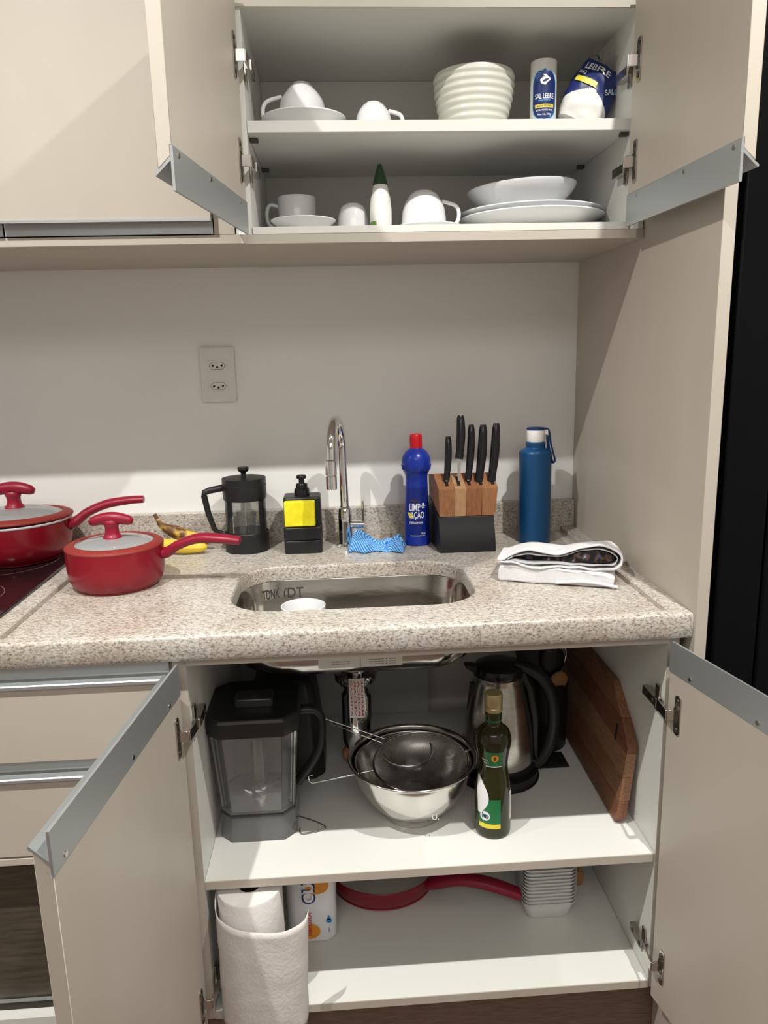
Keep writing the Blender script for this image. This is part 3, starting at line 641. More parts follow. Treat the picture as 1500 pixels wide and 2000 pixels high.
# ------------------------------------------------------------------ french press
fp = thing('french_press', 'black and glass french press between the red saucepan and soap pump', 'coffee press', (-.741, -.082, CT))
cx, cy = -.741, -.080
B().lathe(sprof([(0, 0), (.044, 0), (.0465, .002), (.0475, .006), (.0475, .038), (.0465, .040), (.0445, .040), (.044, .012), (0, .010)], 2), (cx, cy, CT), 56).obj('base', BLACK, fp, smooth=50)
B().lathe([(.0435, .0105), (.0435, .128), (.0415, .128), (.0415, .013), (0, .013), (0, .0105)], (cx, cy, CT), 56).obj('glass_jug', GLASS, fp, smooth=50)
B().lathe(sprof([(0, .158), (.036, .158), (.0455, .1565), (.0465, .154), (.0465, .117), (.045, .114), (.0437, .114), (.0437, .150), (0, .150)], 2), (cx, cy, CT), 56).obj('lid', BLACK, fp, smooth=50)
B().lathe([(.0469, .143), (.0469, .1445), (.0466, .1450), (.0466, .1425)], (cx, cy, CT), 56, close=True).obj('lid_seam', BLACKR, fp)
B().lathe(sprof([(.006, .158), (.0055, .168), (.008, .170), (.0115, .1735), (.012, .178), (.0105, .181), (0, .1815)], 3), (cx, cy, CT), 28).obj('plunger_knob', BLACKG, fp, smooth=50)
B().lathe([(0, .02), (.0022, .02), (.0022, .158), (0, .158)], (cx, cy, CT), 10).obj('plunger_rod', CHROME, fp)
B().lathe([(0, .020), (.040, .020), (.0405, .024), (.038, .027), (.010, .029), (0, .029)], (cx, cy, CT), 40).obj('plunger_disc', STEELB, fp)
hp = [(-.780, -.084, 1.009), (-.812, -.095, 1.005), (-.8225, -.099, 1.0015), (-.8235, -.099, .993), (-.8175, -.097, .955), (-.808, -.093, .920), (-.803, -.091, .914), (-.790, -.088, .9085), (-.776, -.085, .906)]
B().tube(hp, [.0075, .0072, .0070, .0068, .0062, .0056, .0054, .0052, .0052], 12).obj('handle', BLACK, fp, smooth=60)
# ------------------------------------------------------------------ soap dispenser
sd = thing('soap_dispenser', 'square black soap pump with a yellow sponge in its front holder', 'soap dispenser', (-.618, -.1, CT))
def rprism(bb, cx, cy, hx, hy, r, z0, z1, mi=0): return bb.loft([[(x, y, z) for x, y in rrect(cx, cy, hx, hy, r, 4)] for z in (z0, z1)], mi=mi)
rprism(B(), -.618, -.086, .0395, .030, .008, CT, CT+.117).obj('bottle', BLACK, sd, bevel=.004, bseg=3, smooth=50)
rprism(B(), -.618, -.095, .0400, .043, .008, CT+.0003, CT+.028).obj('holder_base', BLACK, sd, bevel=.002, smooth=50)
rprism(B(), -.618, -.0960, .0395, .0425, .008, CT+.029, CT+.0565).obj('sponge_holder', BLACK, sd, bevel=.002, smooth=50)
B().lathe(sprof([(.0165, .115), (.0165, .128), (.0155, .132), (.0125, .1335), (.0125, .1345), (.0125, .1405), (.011, .1425), (.006, .1435), (.006, .1535)], 1), (-.618, -.088, CT), 28).obj('pump_collar', BLACKG, sd, smooth=40)
B().lathe(sprof([(0, .153), (.0095, .153), (.0105, .156), (.0105, .158), (.0085, .1605), (0, .161)], 2), (-.618, -.088, CT), 28).obj('pump_head', BLACKG, sd, smooth=50)
tag(B().box(-.6545, -.5905, -.136, -.1175, CT+.058, CT+.1115, M=Matrix()).obj('sponge', YEL, bevel=.002), 'bright yellow sponge held in front of the black soap pump', 'sponge')
# ------------------------------------------------------------------ faucet
fa = thing('faucet', 'tall chrome gooseneck faucet behind the sink', 'faucet', (-.527, -.085, CT))
fx, fy = -.5275, -.085
B().lathe(sprof([(0, 0), (.0225, 0), (.0225, .003), (.019, .005), (.0165, .0065), (.0155, .012), (.0150, .055), (.0150, .083), (.0125, .086), (.0105, .088)], 1), (fx, fy, CT), 36).obj('body', CHROME, fa, smooth=40)
gp = [(fx, fy, .955), (fx-.001, fy, 1.02), (fx-.002, fy, 1.085)]
for i in range(1, 15):
    a = PI*i/14*1.03; gp.append((fx-.002-.010*(1-math.cos(a))-.001*i*.2, fy-.066*(1-math.cos(a)), 1.086+.066*math.sin(a)))
B().tube([Vector(p) for p in gp], .0092, 18).obj('gooseneck', CHROME, fa, smooth=60)
e0 = Vector(gp[-1]); ed = Vector((-.003, .004, -1)).normalized()
B().tube([e0, e0-Vector((0, 0, .0)) + ed*.002, e0+ed*.030], [.0092, .0115, .0115], 20).obj('spray_collar', CHROME, fa, smooth=30)
B().tube([e0+ed*.031, e0+ed*.033, e0+ed*.058, e0+ed*.060], [.009, .0112, .0108, .0095], 20).obj('spray_head', CHROME, fa, smooth=30)
B().tube([(fx+.010, fy-.002, CT+.048), (fx+.041, fy-.006, CT+.048)], .0085, 18).obj('lever_body', CHROME, fa, smooth=30)
B().tube([(fx+.0385, fy-.006, CT+.052), (fx+.038, fy-.006, CT+.100)], .0026, 10).obj('lever', CHROME, fa, smooth=30)
# ------------------------------------------------------------------ blue striped cloth
cb = B(); NU, NV = 44, 30
ca = math.radians(-10)
def cl(a, c):
    u = (a-.5)*.118; v = (c-.5)*.062
    edge = min(a, 1-a, c, 1-c)*2
    hgt = .006+.034*(max(0, 1-(2*c-1)**2))**.6*(.62+.38*math.sin(a*7.5+.6))*(1 if a < .70 else .75)
    hgt *= min(1, edge*5+.12)
    hgt -= .012*math.exp(-((a-.70)/.04)**2)*(c < .8)
    hgt += .0035*noise.noise((a*9, c*7, 1.3)); hgt = max(hgt, .0012)
    sk_ = .012*math.sin(a*3)+.006*noise.noise((a*4, 5, c*3))
    x = -.4610+u*math.cos(ca)-v*math.sin(ca); y = -.128+u*math.sin(ca)+v*math.cos(ca)+sk_
    if c < .15: y -= .012*math.exp(-((a-.30)/.12)**2)
    return Vector((x+.003*noise.noise((a*5, c*9, 7)), y, CT+hgt))
cb.grid(cl, NU, NV); cb.uv = [((i/NU)+.12*math.sin(j/NV*6), j/NV*.55) for j in range(NV+1) for i in range(NU+1)]
tag(cb.obj('dish_cloth', CLOTHB, smooth=60, solid=.0016, recalc=False), 'crumpled blue striped cleaning cloth at the faucet base', 'cloth')
# ------------------------------------------------------------------ blue cleaner bottle
lc = thing('cleaner_bottle', 'royal blue cleaner bottle with red cap left of the knife block', 'bottle', (-.367, -.092, CT))
cx, cy = -.3715, -.092
pf = [(.0265, 0), (.0282, .003), (.0285, .012), (.028, .03), (.0268, .065), (.0252, .105), (.0240, .135), (.0238, .150), (.0255, .158), (.0285, .163), (.0305, .170), (.0312, .178), (.0300, .190), (.0255, .200), (.0185, .2075), (.0135, .2105), (.0128, .2145)]
spf = sprof(pf, 4)
B().loft([ell(CT+z, r, r*(.78 if z < .14 else .78+.22*min(1, (z-.14)/.03)), cx, cy, 44) for r, z in spf]).obj('body', BLUEP, lc, smooth=60)
for z in (.1625, .1675, .1725): pass
rb = B()
for j in range(40):
    a = 2*PI*j/40; rb.tube([(cx+.0303*math.cos(a), cy+.0303*math.sin(a), CT+.167), (cx+.0315*math.cos(a), cy+.0315*math.sin(a), CT+.1765)], .0008, 5)
rb.obj('ribs', BLUEP, lc)
B().lathe(sprof([(.0128, .2115), (.0132, .2125), (.0132, .234), (.0125, .239), (.010, .2415), (0, .242)], 2), (cx, cy, CT), 32).obj('cap', REDC, lc, smooth=50)
def limp(off):
    def f(u, v):
        for (r0_, z0_), (r1_, z1_) in zip(spf, spf[1:]):
            if z0_ <= v <= z1_: rr = r0_+(r1_-r0_)*(v-z0_)/max(z1_-z0_, 1e-6); break
        else: rr = .028
        a = u/.028-.02; return (cx+(rr+off)*math.sin(a), cy-(rr*.78+off)*math.cos(a), CT+v)
    return f
f0, f1 = limp(.0003), limp(.0006)
lb = patch(B(), lambda v: .028, .022, .128, f0, 0, 18, 14).obj('label', BLUEL, lc, smooth=60)
tb = B(); put_text(tb, 'LIMP', .0255, .0160, lambda u, v: f1(u-.0065, v+.0860)); put_text(tb, 'AÇÃO', .0310, .0210, lambda u, v: f1(u-.0005, v+.0690)); put_text(tb, 'ORIGINAL', .031, .0046, lambda u, v: f1(u-.0035, v+.0525))
put_text(tb, 'LIMPADOR DE USO GERAL', .034, .002, lambda u, v: f1(u, v+.0195+.004)); put_text(tb, '500 ml', .010, .004, lambda u, v: f1(u+.012, v+.0285))
disc = [(.0028*math.cos(k*PI/6), .0028*math.sin(k*PI/6)) for k in range(12)]
tb._add([f1(u+.0135, v+.0925) for u, v in disc], [tuple(range(12))])
patch(tb, lambda v: .0055, .0875, .0888, lambda u, v: f1(u+.0135, v), 0, 4, 1); patch(tb, lambda v: .0035, .0838, .0858, lambda u, v: f1(u+.0135, v), 0, 4, 1)
tb.obj('label_print', INKW, lb)
tb = B(); patch(tb, lambda v: .009, .0965, .1020, lambda u, v: f0(u-.0065, v), 0, 6, 1)
for v_ in tb.v: v_.y -= .0004
tb.obj('label_brand_patch', INKD, lb)
tb = B(); patch(tb, lambda v: .0045, .062, .074, lambda u, v: f1(u-.0175+(.068-v)*.6, v), 0, 3, 2); tb.obj('label_accent', INKY, lb)
# ------------------------------------------------------------------ knife block
kb = thing('knife_block', 'wooden knife block on a black curved base', 'knife block', (-.273, -.12, CT))
xl, xr = -.3325, -.2155
front = [(-.1785-.0, CT)]+[(-.1785+.0165*math.sin(k/8*PI/2)**1.0*(k/8), CT+.073*k/8) for k in range(1, 9)]
poly = front+[(-.060, CT+.102), (-.060, CT)]
KS = lambda x, y: x-(y+.178)*.08
B().prism(poly, (xl, xr), lambda u, v, e: (KS(e, u), u, v)).obj('base', BLACK, kb, smooth=40, bevel=.001)
poly = [(-.1630, CT+.0740), (-.1690, CT+.134), (-.1190, CT+.158), (-.0700, CT+.150), (-.0650, CT+.1035)]
xs = [-.3300, -.2985, -.2745, -.2420, -.2140]
for i in range(4):
    def fn(u, v, e):
        k = (v-(CT+.07))/.08; return (KS(e, u)+(-.004 if e < -.3 else (.006 if e > -.22 else 0))*k, u, v)
    B().prism(poly, (xs[i]+.00015, xs[i+1]-.00015), fn).obj('wood_stave', KW[[0, 1, 2, 3][i]], kb, smooth=30, bevel=.0006, bseg=1)
# slots
def topz(y): return CT+.134+(y+.169)*(.024/.05)
for x in (-.3150, -.2900, -.2685, -.2440, -.2190):
    B().prism([(-.160, topz(-.160)-.002), (-.160, topz(-.160)+.0006), (-.130, topz(-.130)+.0006), (-.130, topz(-.130)-.002)], (x-.0035, x+.0035), lambda u, v, e: (e, u, v)).obj('slot', BLACKR, kb)
KN = [((-.3145, 1.018), (-.3075, 1.108), .0062, 0), ((-.2875, 1.062), (-.2815, 1.151), .0078, 1), ((-.2690, 1.018), (-.2588, 1.131), .0068, 0), ((-.2465, 1.013), (-.2338, 1.130), .0082, 0), ((-.2205, 1.008), (-.2060, 1.1325), .0080, 0)]
KL = ['shortest knife, black handle, far left slot of the wooden block', 'knife pulled partly out showing its blade above the wooden block', 'middle black handled knife in the wooden block', 'thick black handled knife second from right in the block', 'black handled knife in the far right slot of the block']
for (a, c, r, bl), lab in zip(KN, KL):
    y0, y1 = -.146, -.128
    t = thing('kitchen_knife', lab, 'knife', (a[0], y0, a[1]), 'knives in the wooden block')
    P = []; rr = []
    for i in range(13):
        f = i/12; P.append((a[0]+(c[0]-a[0])*f+.0022*math.sin(f*PI), y0+(y1-y0)*f, a[1]+(c[1]-a[1])*f))
        rr.append(1.22*r*(.75+.25*math.sin(f*PI*.9)+(.12 if f < .15 else 0))*(1 if f < .93 else .75))
    B().tube(P, rr, 14, flat=.85 if r > .007 else 1).obj('handle', BLACKG, t, smooth=60)
    zb = topz(y0)+.001
    B().prism([(a[0]-.0045, a[1]+.004), (a[0]+.0045, a[1]+.004), (a[0]+.003, zb), (a[0]-.001, zb)], (y0-.0006, y0+.0006), lambda u, v, e: (u-.002*(a[1]-v)/.05, e, v)).obj('blade', CHROME, t)
# ------------------------------------------------------------------ blue flask
bf = thing('water_bottle', 'navy blue insulated bottle with white lid and strap in the right corner', 'water bottle', (-.1165, -.106, CT))
cx, cy = -.1165, -.106
B().lathe(sprof([(0, .0), (.031, 0), (.0338, .002), (.0345, .006), (.0345, .18), (.0338, .192), (.030, .201), (.0215, .2055), (.0198, .208), (.0198, .2185), (.0, .2185)], 3), (cx, cy, CT), 56).obj('body', BLUE, bf, smooth=50)
B().lathe([(.0, .2190), (.0188, .2190), (.0190, .2200), (.0190, .2430), (.0185, .2440), (0, .2440)], (cx, cy, CT), 40).obj('lid', WPL, bf, smooth=40)
B().lathe([(0, .2442), (.0192, .2442), (.0192, .2478), (.018, .2485), (0, .2485)], (cx, cy, CT), 40).obj('lid_cap', BLUED, bf, smooth=40)
B().box(cx+.012, cx+.0255, cy-.008, cy+.008, CT+.2330, CT+.2440).obj('strap_mount', WPL, bf, bevel=.002)
B().tube(spline([(cx+.012, cy, CT+.2462), (cx+.024, cy-.002, CT+.2455), (cx+.0285, cy-.004, CT+.238), (cx+.0315, cy-.006, CT+.215), (cx+.0400, cy-.009, CT+.182), (cx+.0385, cy-.009, CT+.1745), (cx+.0345, cy-.009, CT+.1755), (cx+.0275, cy-.007, CT+.200), (cx+.0235, cy-.006, CT+.232)], 5), .0062, 10, flat=.32).obj('strap', BLUED, bf, smooth=60)
# ------------------------------------------------------------------ white towel, folded with open roll
tw = thing('kitchen_towel', 'folded white towel pouch with dark patterned lining at the right end of the worktop', 'towel', (-.16, -.35, CT))
ta = math.radians(-20); MT = T(-.2520, -.385, CT)@R(ta, 'Z')
WT, DT = .196, .105
def slab_sec(v, sag):   # cross-section in (x,z) of lower fold at depth v
    pts = []
    n = 20
    for i in range(n+1):
        f = i/n; x = WT*f; z = .031+.004*math.sin(f*5+v*9)+.003*noise.noise((f*6, v*5, 2))-(.006 if f > .9 else 0)*(f-.9)*10
        pts.append((x, z))
    return pts
bb = B(); rg = []
nd = 14
for j in range(nd+1):
    v = j/nd; y = DT*v; sec = slab_sec(v, 0)
    infl = .35+.65*math.sin(min(v*5, PI/2)) if v < .35 else 1
    front = (1-infl)
    ring = [(x, y+.004*noise.noise((x*30, 1, 4)), .0008+(z-.0008)*(1-.12*front)) for x, z in sec]
    ring += [(WT+.004, y, .020), (WT+.003, y, .008)]
    ring += [(x, y+.002*noise.noise((x*30, 1, 4)), .0006+.0006*(1+math.sin(x*70))*(v < .1)) for x, z in reversed(sec)]
    ring += [(-.004, y, .006), (-.003, y, .022)]
    rg.append(ring)
bb.loft(rg, M=MT); bb.obj('lower_fold', TOWEL, tw, smooth=70, bevel=.004, bseg=3)
# hem line on the front of lower fold
bb = B().tube([MT@Vector((.10+.105*i/10, -.0035-.001*math.sin(i), .006+.006*math.sin(i/10*PI*.9)-.004*i/10)) for i in range(11)], .0030, 8).obj('hem', TOWEL, tw, smooth=60)
path = [(-.004, .037), (.03, .036), (.07, .030), (.10, .033), (.13, .032), (.165, .030), (.195, .032), (.207, .040), (.209, .052), (.200, .065), (.178, .073), (.150, .069), (.118, .058), (.09, .054), (.06, .060), (.035, .057), (.008, .043), (-.006, .040)]
def ribbon(pth, y0, y1, th, mtl, name, parent, wob=.003):
    sp = spline([(x, z, 0) for x, z in pth], 4); n = len(sp); nd = 12
    b_ = B(); rgs = []
    for j in range(nd+1):
        v = j/nd; row = []
        for i, p in enumerate(sp):
            w_ = wob*noise.noise((p[0]*40, v*3, p[1]*40)); yy = y0(p[0], p[1])+(y1-y0(p[0], p[1]))*v
            squash = 1-.35*v if p[1] > .034 else 1
            row.append(MT@Vector((p[0]+w_, yy, .031+(p[1]-.031)*squash+w_)))
        rgs.append(row)
    V = [p for r_ in rgs for p in r_]; F = [(j*n+i, j*n+i+1, (j+1)*n+i+1, (j+1)*n+i) for j in range(nd) for i in range(n-1)]
    b_._add(V, F); return b_.obj(name, mtl, parent, smooth=70, solid=th, recalc=False)
fr_ = lambda x, z: .006-.006*math.sin(x*30)+(.008 if z > .045 else 0)-.004
ribbon(path, fr_, DT-.004, .0034, TOWEL, 'upper_roll', tw)
pin = [(.008, .0395), (.05, .0385), (.10, .0375), (.15, .0365), (.19, .0385), (.2015, .045), (.2015, .053), (.190, .0625), (.172, .0665), (.145, .062), (.115, .052), (.09, .049), (.06, .0530), (.035, .050), (.012, .0415)]
ribbon(pin, lambda x, z: fr_(x, z)+.002, DT-.01, .0016, GREYT, 'lining', tw)
pi2 = [(.012, .0405), (.05, .040), (.10, .0395), (.15, .0390), (.186, .0405), (.1975, .047), (.197, .053), (.186, .060), (.170, .063), (.145, .059), (.115, .050), (.09, .0475), (.06, .050), (.035, .047), (.016, .042)]
b_ = B(); n = len(pi2); V = []
for yy in (.018, DT-.015): V += [MT@Vector((x, yy, .031+(z-.031)*(1 if yy < .05 else .65))) for x, z in pi2]
b_._add(V, [tuple(range(n)), tuple(range(n, 2*n))]+[(i, (i+1) % n, (i+1) % n+n, i+n) for i in range(n)]); b_.obj('patterned_lining', PATT, tw, smooth=60)
# white cup in the sink
cp = [(0, .003), (.028, 0), (.030, .002), (.037, .04), (.0415, .078), (.0412, .080), (.0388, .079), (.035, .04), (.028, .006), (0, .006)]
tag(B().lathe(sprof(cp, 3), (-.613, -.330, .7405), 48).obj('sink_cup', CERAM, smooth=60), 'white cup standing in the steel sink basin', 'cup')
# ------------------------------------------------------------------ under-sink shelf
S0 = .4473
# blender jar
bj = thing('pitcher', 'clear square blender jar with black lid on the left of the shelf', 'blender jar', (-.703, -.434, S0))
def chsq(cx, cy, h, c, z): # chamfered square
    return [(cx+a*h, cy+b_*h, z) for a, b_ in ((1, 1-c), (1, -1+c), (1-c, -1), (-1+c, -1), (-1, -1+c), (-1, 1-c), (-1+c, 1), (1-c, 1))]
cx, cy = -.7015, -.430
o_ = [(.0675, 0), (.0675, .006), (.0640, .045), (.0655, .052), (.0770, .205), (.0790, .214)]
i_ = [(.0765, .214), (.0740, .204), (.0630, .056), (.050, .050), (.02, .048)]
B().loft([chsq(cx, cy, h, .32, S0+z) for h, z in o_+i_], (False, False)).obj('jar', JARP, bj, smooth=20)
B().lathe([(.0, .048), (.017, .0485), (.015, .150), (.0, .152)], (cx, cy, S0), 20).obj('centre_column', JARP, bj, smooth=50)
B().lathe([(0, .03), (.012, .03), (.012, .047), (0, .047)], (cx, cy, S0), 20).obj('blade_hub', NICK, bj)
B().loft([chsq(cx, cy, h, .32, S0+z) for h, z in ((.0655, .046), (.0662, .048), (.0662, .051), (.0655, .053), (.064, .050))], close=True).obj('jar_collar', SMOKE, bj, smooth=20)
bt = B()
for k in range(4):
    a = k*PI/2+.5; bt.tube([(cx, cy, S0+.056), (cx+.022*math.cos(a), cy+.022*math.sin(a), S0+.058), (cx+.033*math.cos(a), cy+.033*math.sin(a), S0+.066)], .002, 6, flat=3)
bt.obj('blades', CHROME, bj)
lw = []
for h, z in ((.0800, .205), (.0815, .216), (.0815, .232), (.0780, .238), (.030, .239)): lw.append(chsq(cx, cy, h, .30, S0+z))
B().loft(lw, (False, True)).obj('lid', BLACK, bj, smooth=30, bevel=.002)
B().loft([[(x, y, S0+z) for x, y in rrect(cx+.002, cy-.015, .034+g, .020+g, .006, 3)] for z, g in ((.239, 0), (.252, -.001), (.254, -.003))]).obj('lid_plug', SMOKE, bj, bevel=.001)
B().tube(spline([(cx+.066, cy-.004, S0+.212), (cx+.100, cy-.002, S0+.214), (cx+.116, cy, S0+.196), (cx+.114, cy, S0+.150), (cx+.100, cy, S0+.115), (cx+.069, cy, S0+.070)], 5), .010, 12, flat=.8).obj('handle', BLACK, bj, smooth=60)
# motor base
mb = thing('blender', 'black blender motor stand behind the clear jar', 'blender', (-.655, -.245, S0))
B().loft([chsq(-.664, -.235, h, .25, S0+z) for h, z in ((.076, 0), (.078, .01), (.075, .06), (.066, .15), (.060, .19), (.050, .205))]).obj('housing', BLACK, mb, smooth=30, bevel=.003)
B().lathe([(.03, .205), (.03, .215), (.012, .216), (.012, .222), (0, .222)], (-.664, -.235, S0), 24).obj('coupling', BLACKG, mb)
tag(B().tube(spline([(-.640, -.43, S0+.0022), (-.600, -.455, S0+.0022), (-.585, -.475, S0+.0022), (-.625, -.486, S0+.0022), (-.6300, -.470, S0+.0022)], 6), .0011, 6).obj('wire_loop', NICK), 'thin wire loop lying on the shelf beside the blender jar', 'wire')
# mixing bowl
mx_ = thing('mixing_bowl', 'stainless mixing bowl holding wire strainers in the middle of the shelf', 'bowl', (-.424, -.432, S0))
cx, cy = -.4215, -.432
pf = sprof([(0, .004), (.050, .004), (.053, 0), (.056, .001), (.058, .012), (.078, .030), (.098, .062), (.110, .095), (.1135, .108), (.118, .1105), (.1185, .1125), (.1165, .1135), (.1120, .110), (.108, .095), (.095, .062), (.074, .031), (.055, .016), (0, .012)], 4)
B().lathe(pf, (cx, cy, S0), 80).obj('body', STEELB, mx_, smooth=70)
put_text(B(), 'U.', .012, .009, lambda u, v: (cx+.03+u, cy-.0945+.35*v, S0+.047+v)).obj('stamp', WPL, mx_)
# inner colander
ib = thing('colander', 'steel colander nested inside the mixing bowl', 'colander', (cx, cy, S0+.03))
pf = sprof([(0, .019), (.060, .020), (.085, .048), (.100, .080), (.1065, .096), (.1065, .0975), (.104, .0975), (.098, .081), (.083, .050), (.058, .022), (0, .021)], 4)
B().lathe(pf, (cx+.001, cy, S0+.006), 72).obj('body', STEELB, ib, smooth=70)
# strainers
def strainer(label, c, r, tiltx, tilty, hang, hl, dep, wires):
    t = thing('wire_strainer', label, 'strainer', c, 'wire strainers in the mixing bowl')
    M = T(*c)@R(tilty, 'Y')@R(tiltx, 'X')
    B().tube([M@Vector((r*math.cos(2*PI*k/48), r*math.sin(2*PI*k/48), 0)) for k in range(48)], .0022, 8, closed=True).obj('rim', STEELB, t, smooth=60)
    B().lathe(sprof([(r*.99, 0), (r*.9, -dep*.45), (r*.6, -dep*.85), (0, -dep)], 4), (0, 0, 0), 40, M=M).obj('gauze', GAUZE, t, smooth=60, recalc=False)
    hb_ = B(); d = Vector(hang).normalized(); s_ = Vector((-d.y, d.x, 0)).normalized()
    st0 = Vector(c)+d*r*.98
    if wires == 2:
        hb_.tube([st0-s_*.0085, st0+d*hl-s_*.0052, st0+d*(hl+.004)-s_*.002, st0+d*(hl+.004)+s_*.002, st0+d*hl+s_*.0052, st0+s_*.0085], .0011, 8)
    else:
        e_ = st0+d*hl; e2 = Vector(c)-d*r
        hb_.tube([st0, st0+d*hl*.3, e_, e_+Vector((-.004, 0, .004)), e_+Vector((-.006, .0, .014)), e_+Vector((.002, .0, .016))], [.0016, .0016, .0012, .001, .001, .001], 8)
        B().tube([e2+d*.002, e2-d*.010+Vector((0, 0, .001))], .002, 6).obj('rest_hook', CHROME, t, smooth=60)
    hb_.obj('handle', CHROME, t, smooth=60)
strainer('large wire strainer lying across the steel bowl, handle to the left', (-.4080, -.448, .557), .086, .12, -.04, (-.998, -.10, -.105), .115, .045, 1)
strainer('small wire strainer deeper in the bowl, two wire handle to upper left', (-.4270, -.385, .545), .048, .15, 0, (-.86, .20, .28), .120, .028, 2)
# onion behind bowl
tag(B().lathe(sprof([(0, 0), (.012, .002), (.022, .014), (.024, .024), (.017, .038), (.006, .045), (.003, .054), (0, .055)], 4), (-.528, -.255, S0), 28).obj('onion', COIL, smooth=60), 'small brown onion half hidden behind the steel bowl', 'onion')
# oil bottle
ob = thing('olive_oil_bottle', 'dark green waisted oil bottle with gold cap and green label', 'bottle', (-.2865, -.502, S0))
cx, cy = -.2865, -.502
pf = sprof([(0, 0), (.026, 0), (.0305, .003), (.0318, .010), (.0318, .055), (.0310, .085), (.0280, .108), (.0255, .128), (.0268, .148), (.0305, .168), (.0310, .180), (.0270, .194), (.0170, .2035), (.0142, .209), (.0135, .232), (0, .232)], 5)
B().lathe(pf, (cx, cy, S0), 48).obj('glass_body', OILG, ob, smooth=60)
B().lathe([(.0139, .212), (.0143, .213), (.0143, .231), (.0139, .232)], (cx, cy, S0), 32).obj('neck_band', INKG, ob)
B().lathe(sprof([(.0145, .230), (.0158, .231), (.0158, .2365), (.0148, .238), (.0155, .2395), (.0158, .2600), (.0145, .2630), (0, .2635)], 1), (cx, cy, S0), 36).obj('cap', OILC, ob, smooth=30)
def rat(z):
    for (r0_, z0_), (r1_, z1_) in zip(pf, pf[1:]):
        if z0_ <= z <= z1_ and z1_ > z0_: return r0_+(r1_-r0_)*(z-z0_)/(z1_-z0_)
    return .03
def om(off, a0=0): return lambda u, v: (cx+(rat(v)+off)*math.sin(u/.031+a0), cy-(rat(v)+off)*math.cos(u/.031+a0), S0+v)
va = math.atan2(cx+.5354, -cy+1.68)*-1
lb = patch(B(), lambda v: .0195, .0305, .077, om(.0003, va-.28), 0, 14, 6).obj('front_label', INKG, ob, smooth=60)
patch(B(), lambda v: .0195, .0215, .0303, om(.0003, va-.28), 0, 14, 2).obj('label_band', INKY, ob, smooth=60)
# white swirl emblem
def swirl():
    b_ = B(); f = om(.0007, va-.55)
    P = []
    for k in range(30):
        a = k/29; P.append((-.016+.014*math.sin(a*2.6)-.002, .116-a*.068, .0022+.0095*math.sin(a*PI)**.8))
    V = [f(x+w_*(k/3-1), z) for x, z, w_ in P for k in range(7)]; b_._add(V, [(7*i+k, 7*i+k+1, 7*i+k+8, 7*i+k+7) for i in range(29) for k in range(6)])
    for k in range(20):
        a0, a1 = 2*PI*k/20, 2*PI*(k+1)/20
        b_._add([f(.001+r_*math.cos(a), .045+r_*math.sin(a)) for a, r_ in ((a0, .0035), (a0, .0090), (a1, .0090), (a1, .0035))], [(0, 1, 2, 3)])
    return b_
swirl().obj('label_emblem', INKW, lb)
put_text(B(), 'lo', .012, .011, lambda u, v: om(.0010, va-.55)(u+.002, v+.046)).obj('label_lettering', INKN, lb)
lb = patch(B(), lambda v: .0165, .138, .166, om(.0003, va-.05), 0, 12, 6).obj('neck_label', INKG, ob, smooth=60)
f = om(.0007, va+.02); b_ = B(); b_._add([f(.0072*math.cos(2*PI*k/20), .154+.0072*math.sin(2*PI*k/20)) for k in range(20)], [tuple(range(20))]); b_.obj('gold_seal', INKO, lb)
put_text(B(), '1', .0028, .0075, lambda u, v: om(.0011, va+.02)(u, v+.154)).obj('seal_number', INKD, lb)
b_ = patch(B(), lambda v: .0165, .1360, .1378, om(.0004, va-.05), 0, 12, 1); put_text(b_, 'Extra', .012, .004, lambda u, v: om(.0011, va-.6)(u, v+.150)); put_text(b_, 'Virgem', .012, .004, lambda u, v: om(.0011, va-.6)(u+.002, v+.144)); b_.obj('neck_label_print', INKW, lb)
patch(B(), lambda v: .006, .03, .085, om(.0003, va+1.25), 0, 5, 6).obj('back_label', WPL, ob, smooth=60)
# kettle
kt = thing('electric_kettle', 'steel and black electric kettle behind the green oil bottle', 'kettle', (-.236, -.322, S0))
cx, cy = -.238, -.322
B().lathe(sprof([(0, 0), (.076, 0), (.078, .004), (.077, .018), (.074, .022), (0, .022)], 2), (cx, cy, S0), 48).obj('power_base', BLACK, kt, smooth=40)
B().lathe(sprof([(.070, .023), (.072, .03), (.071, .038), (0, .038)], 2), (cx, cy, S0), 48).obj('lower_ring', BLACK, kt, smooth=40)
B().lathe(sprof([(.0705, .038), (.0710, .06), (.0680, .11), (.0600, .16), (.0500, .205), (.0465, .218), (.0, .218)], 4), (cx, cy, S0), 56).obj('body', STEEL, kt, smooth=50)
B().lathe(sprof([(.0480, .216), (.0490, .222), (.0475, .232), (.0445, .235), (.030, .240), (0, .2415)], 3), (cx, cy, S0), 48).obj('lid', BLACKG, kt, smooth=50)
B().prism([(-.040, .214), (-.066, .232), (-.070, .238), (-.058, .238), (-.040, .234)], (-.012, .012), lambda u, v, e: (cx+u, cy+e, S0+v)).obj('spout', BLACK, kt, smooth=30, bevel=.003)
B().box(cx-.0755, cx-.066, cy-.006, cy+.006, S0+.04, S0+.20).xf(T(cx-.07, cy, S0+.04)@R(.12, 'Y')@T(-cx+.07, -cy, -S0-.04)).obj('water_gauge', BLACK, kt, bevel=.002)
hn = [(.030, .236), (.060, .228), (.088, .205), (.104, .165), (.106, .115), (.098, .07), (.080, .036), (.066, .030)]
B().tube([Vector((cx+x*.96, cy-x*.28, S0+z)) for x, z, _ in spline([(a, c, 0) for a, c in hn], 5)], .0150, 14, flat=.8).obj('handle', BLACK, kt, smooth=60)
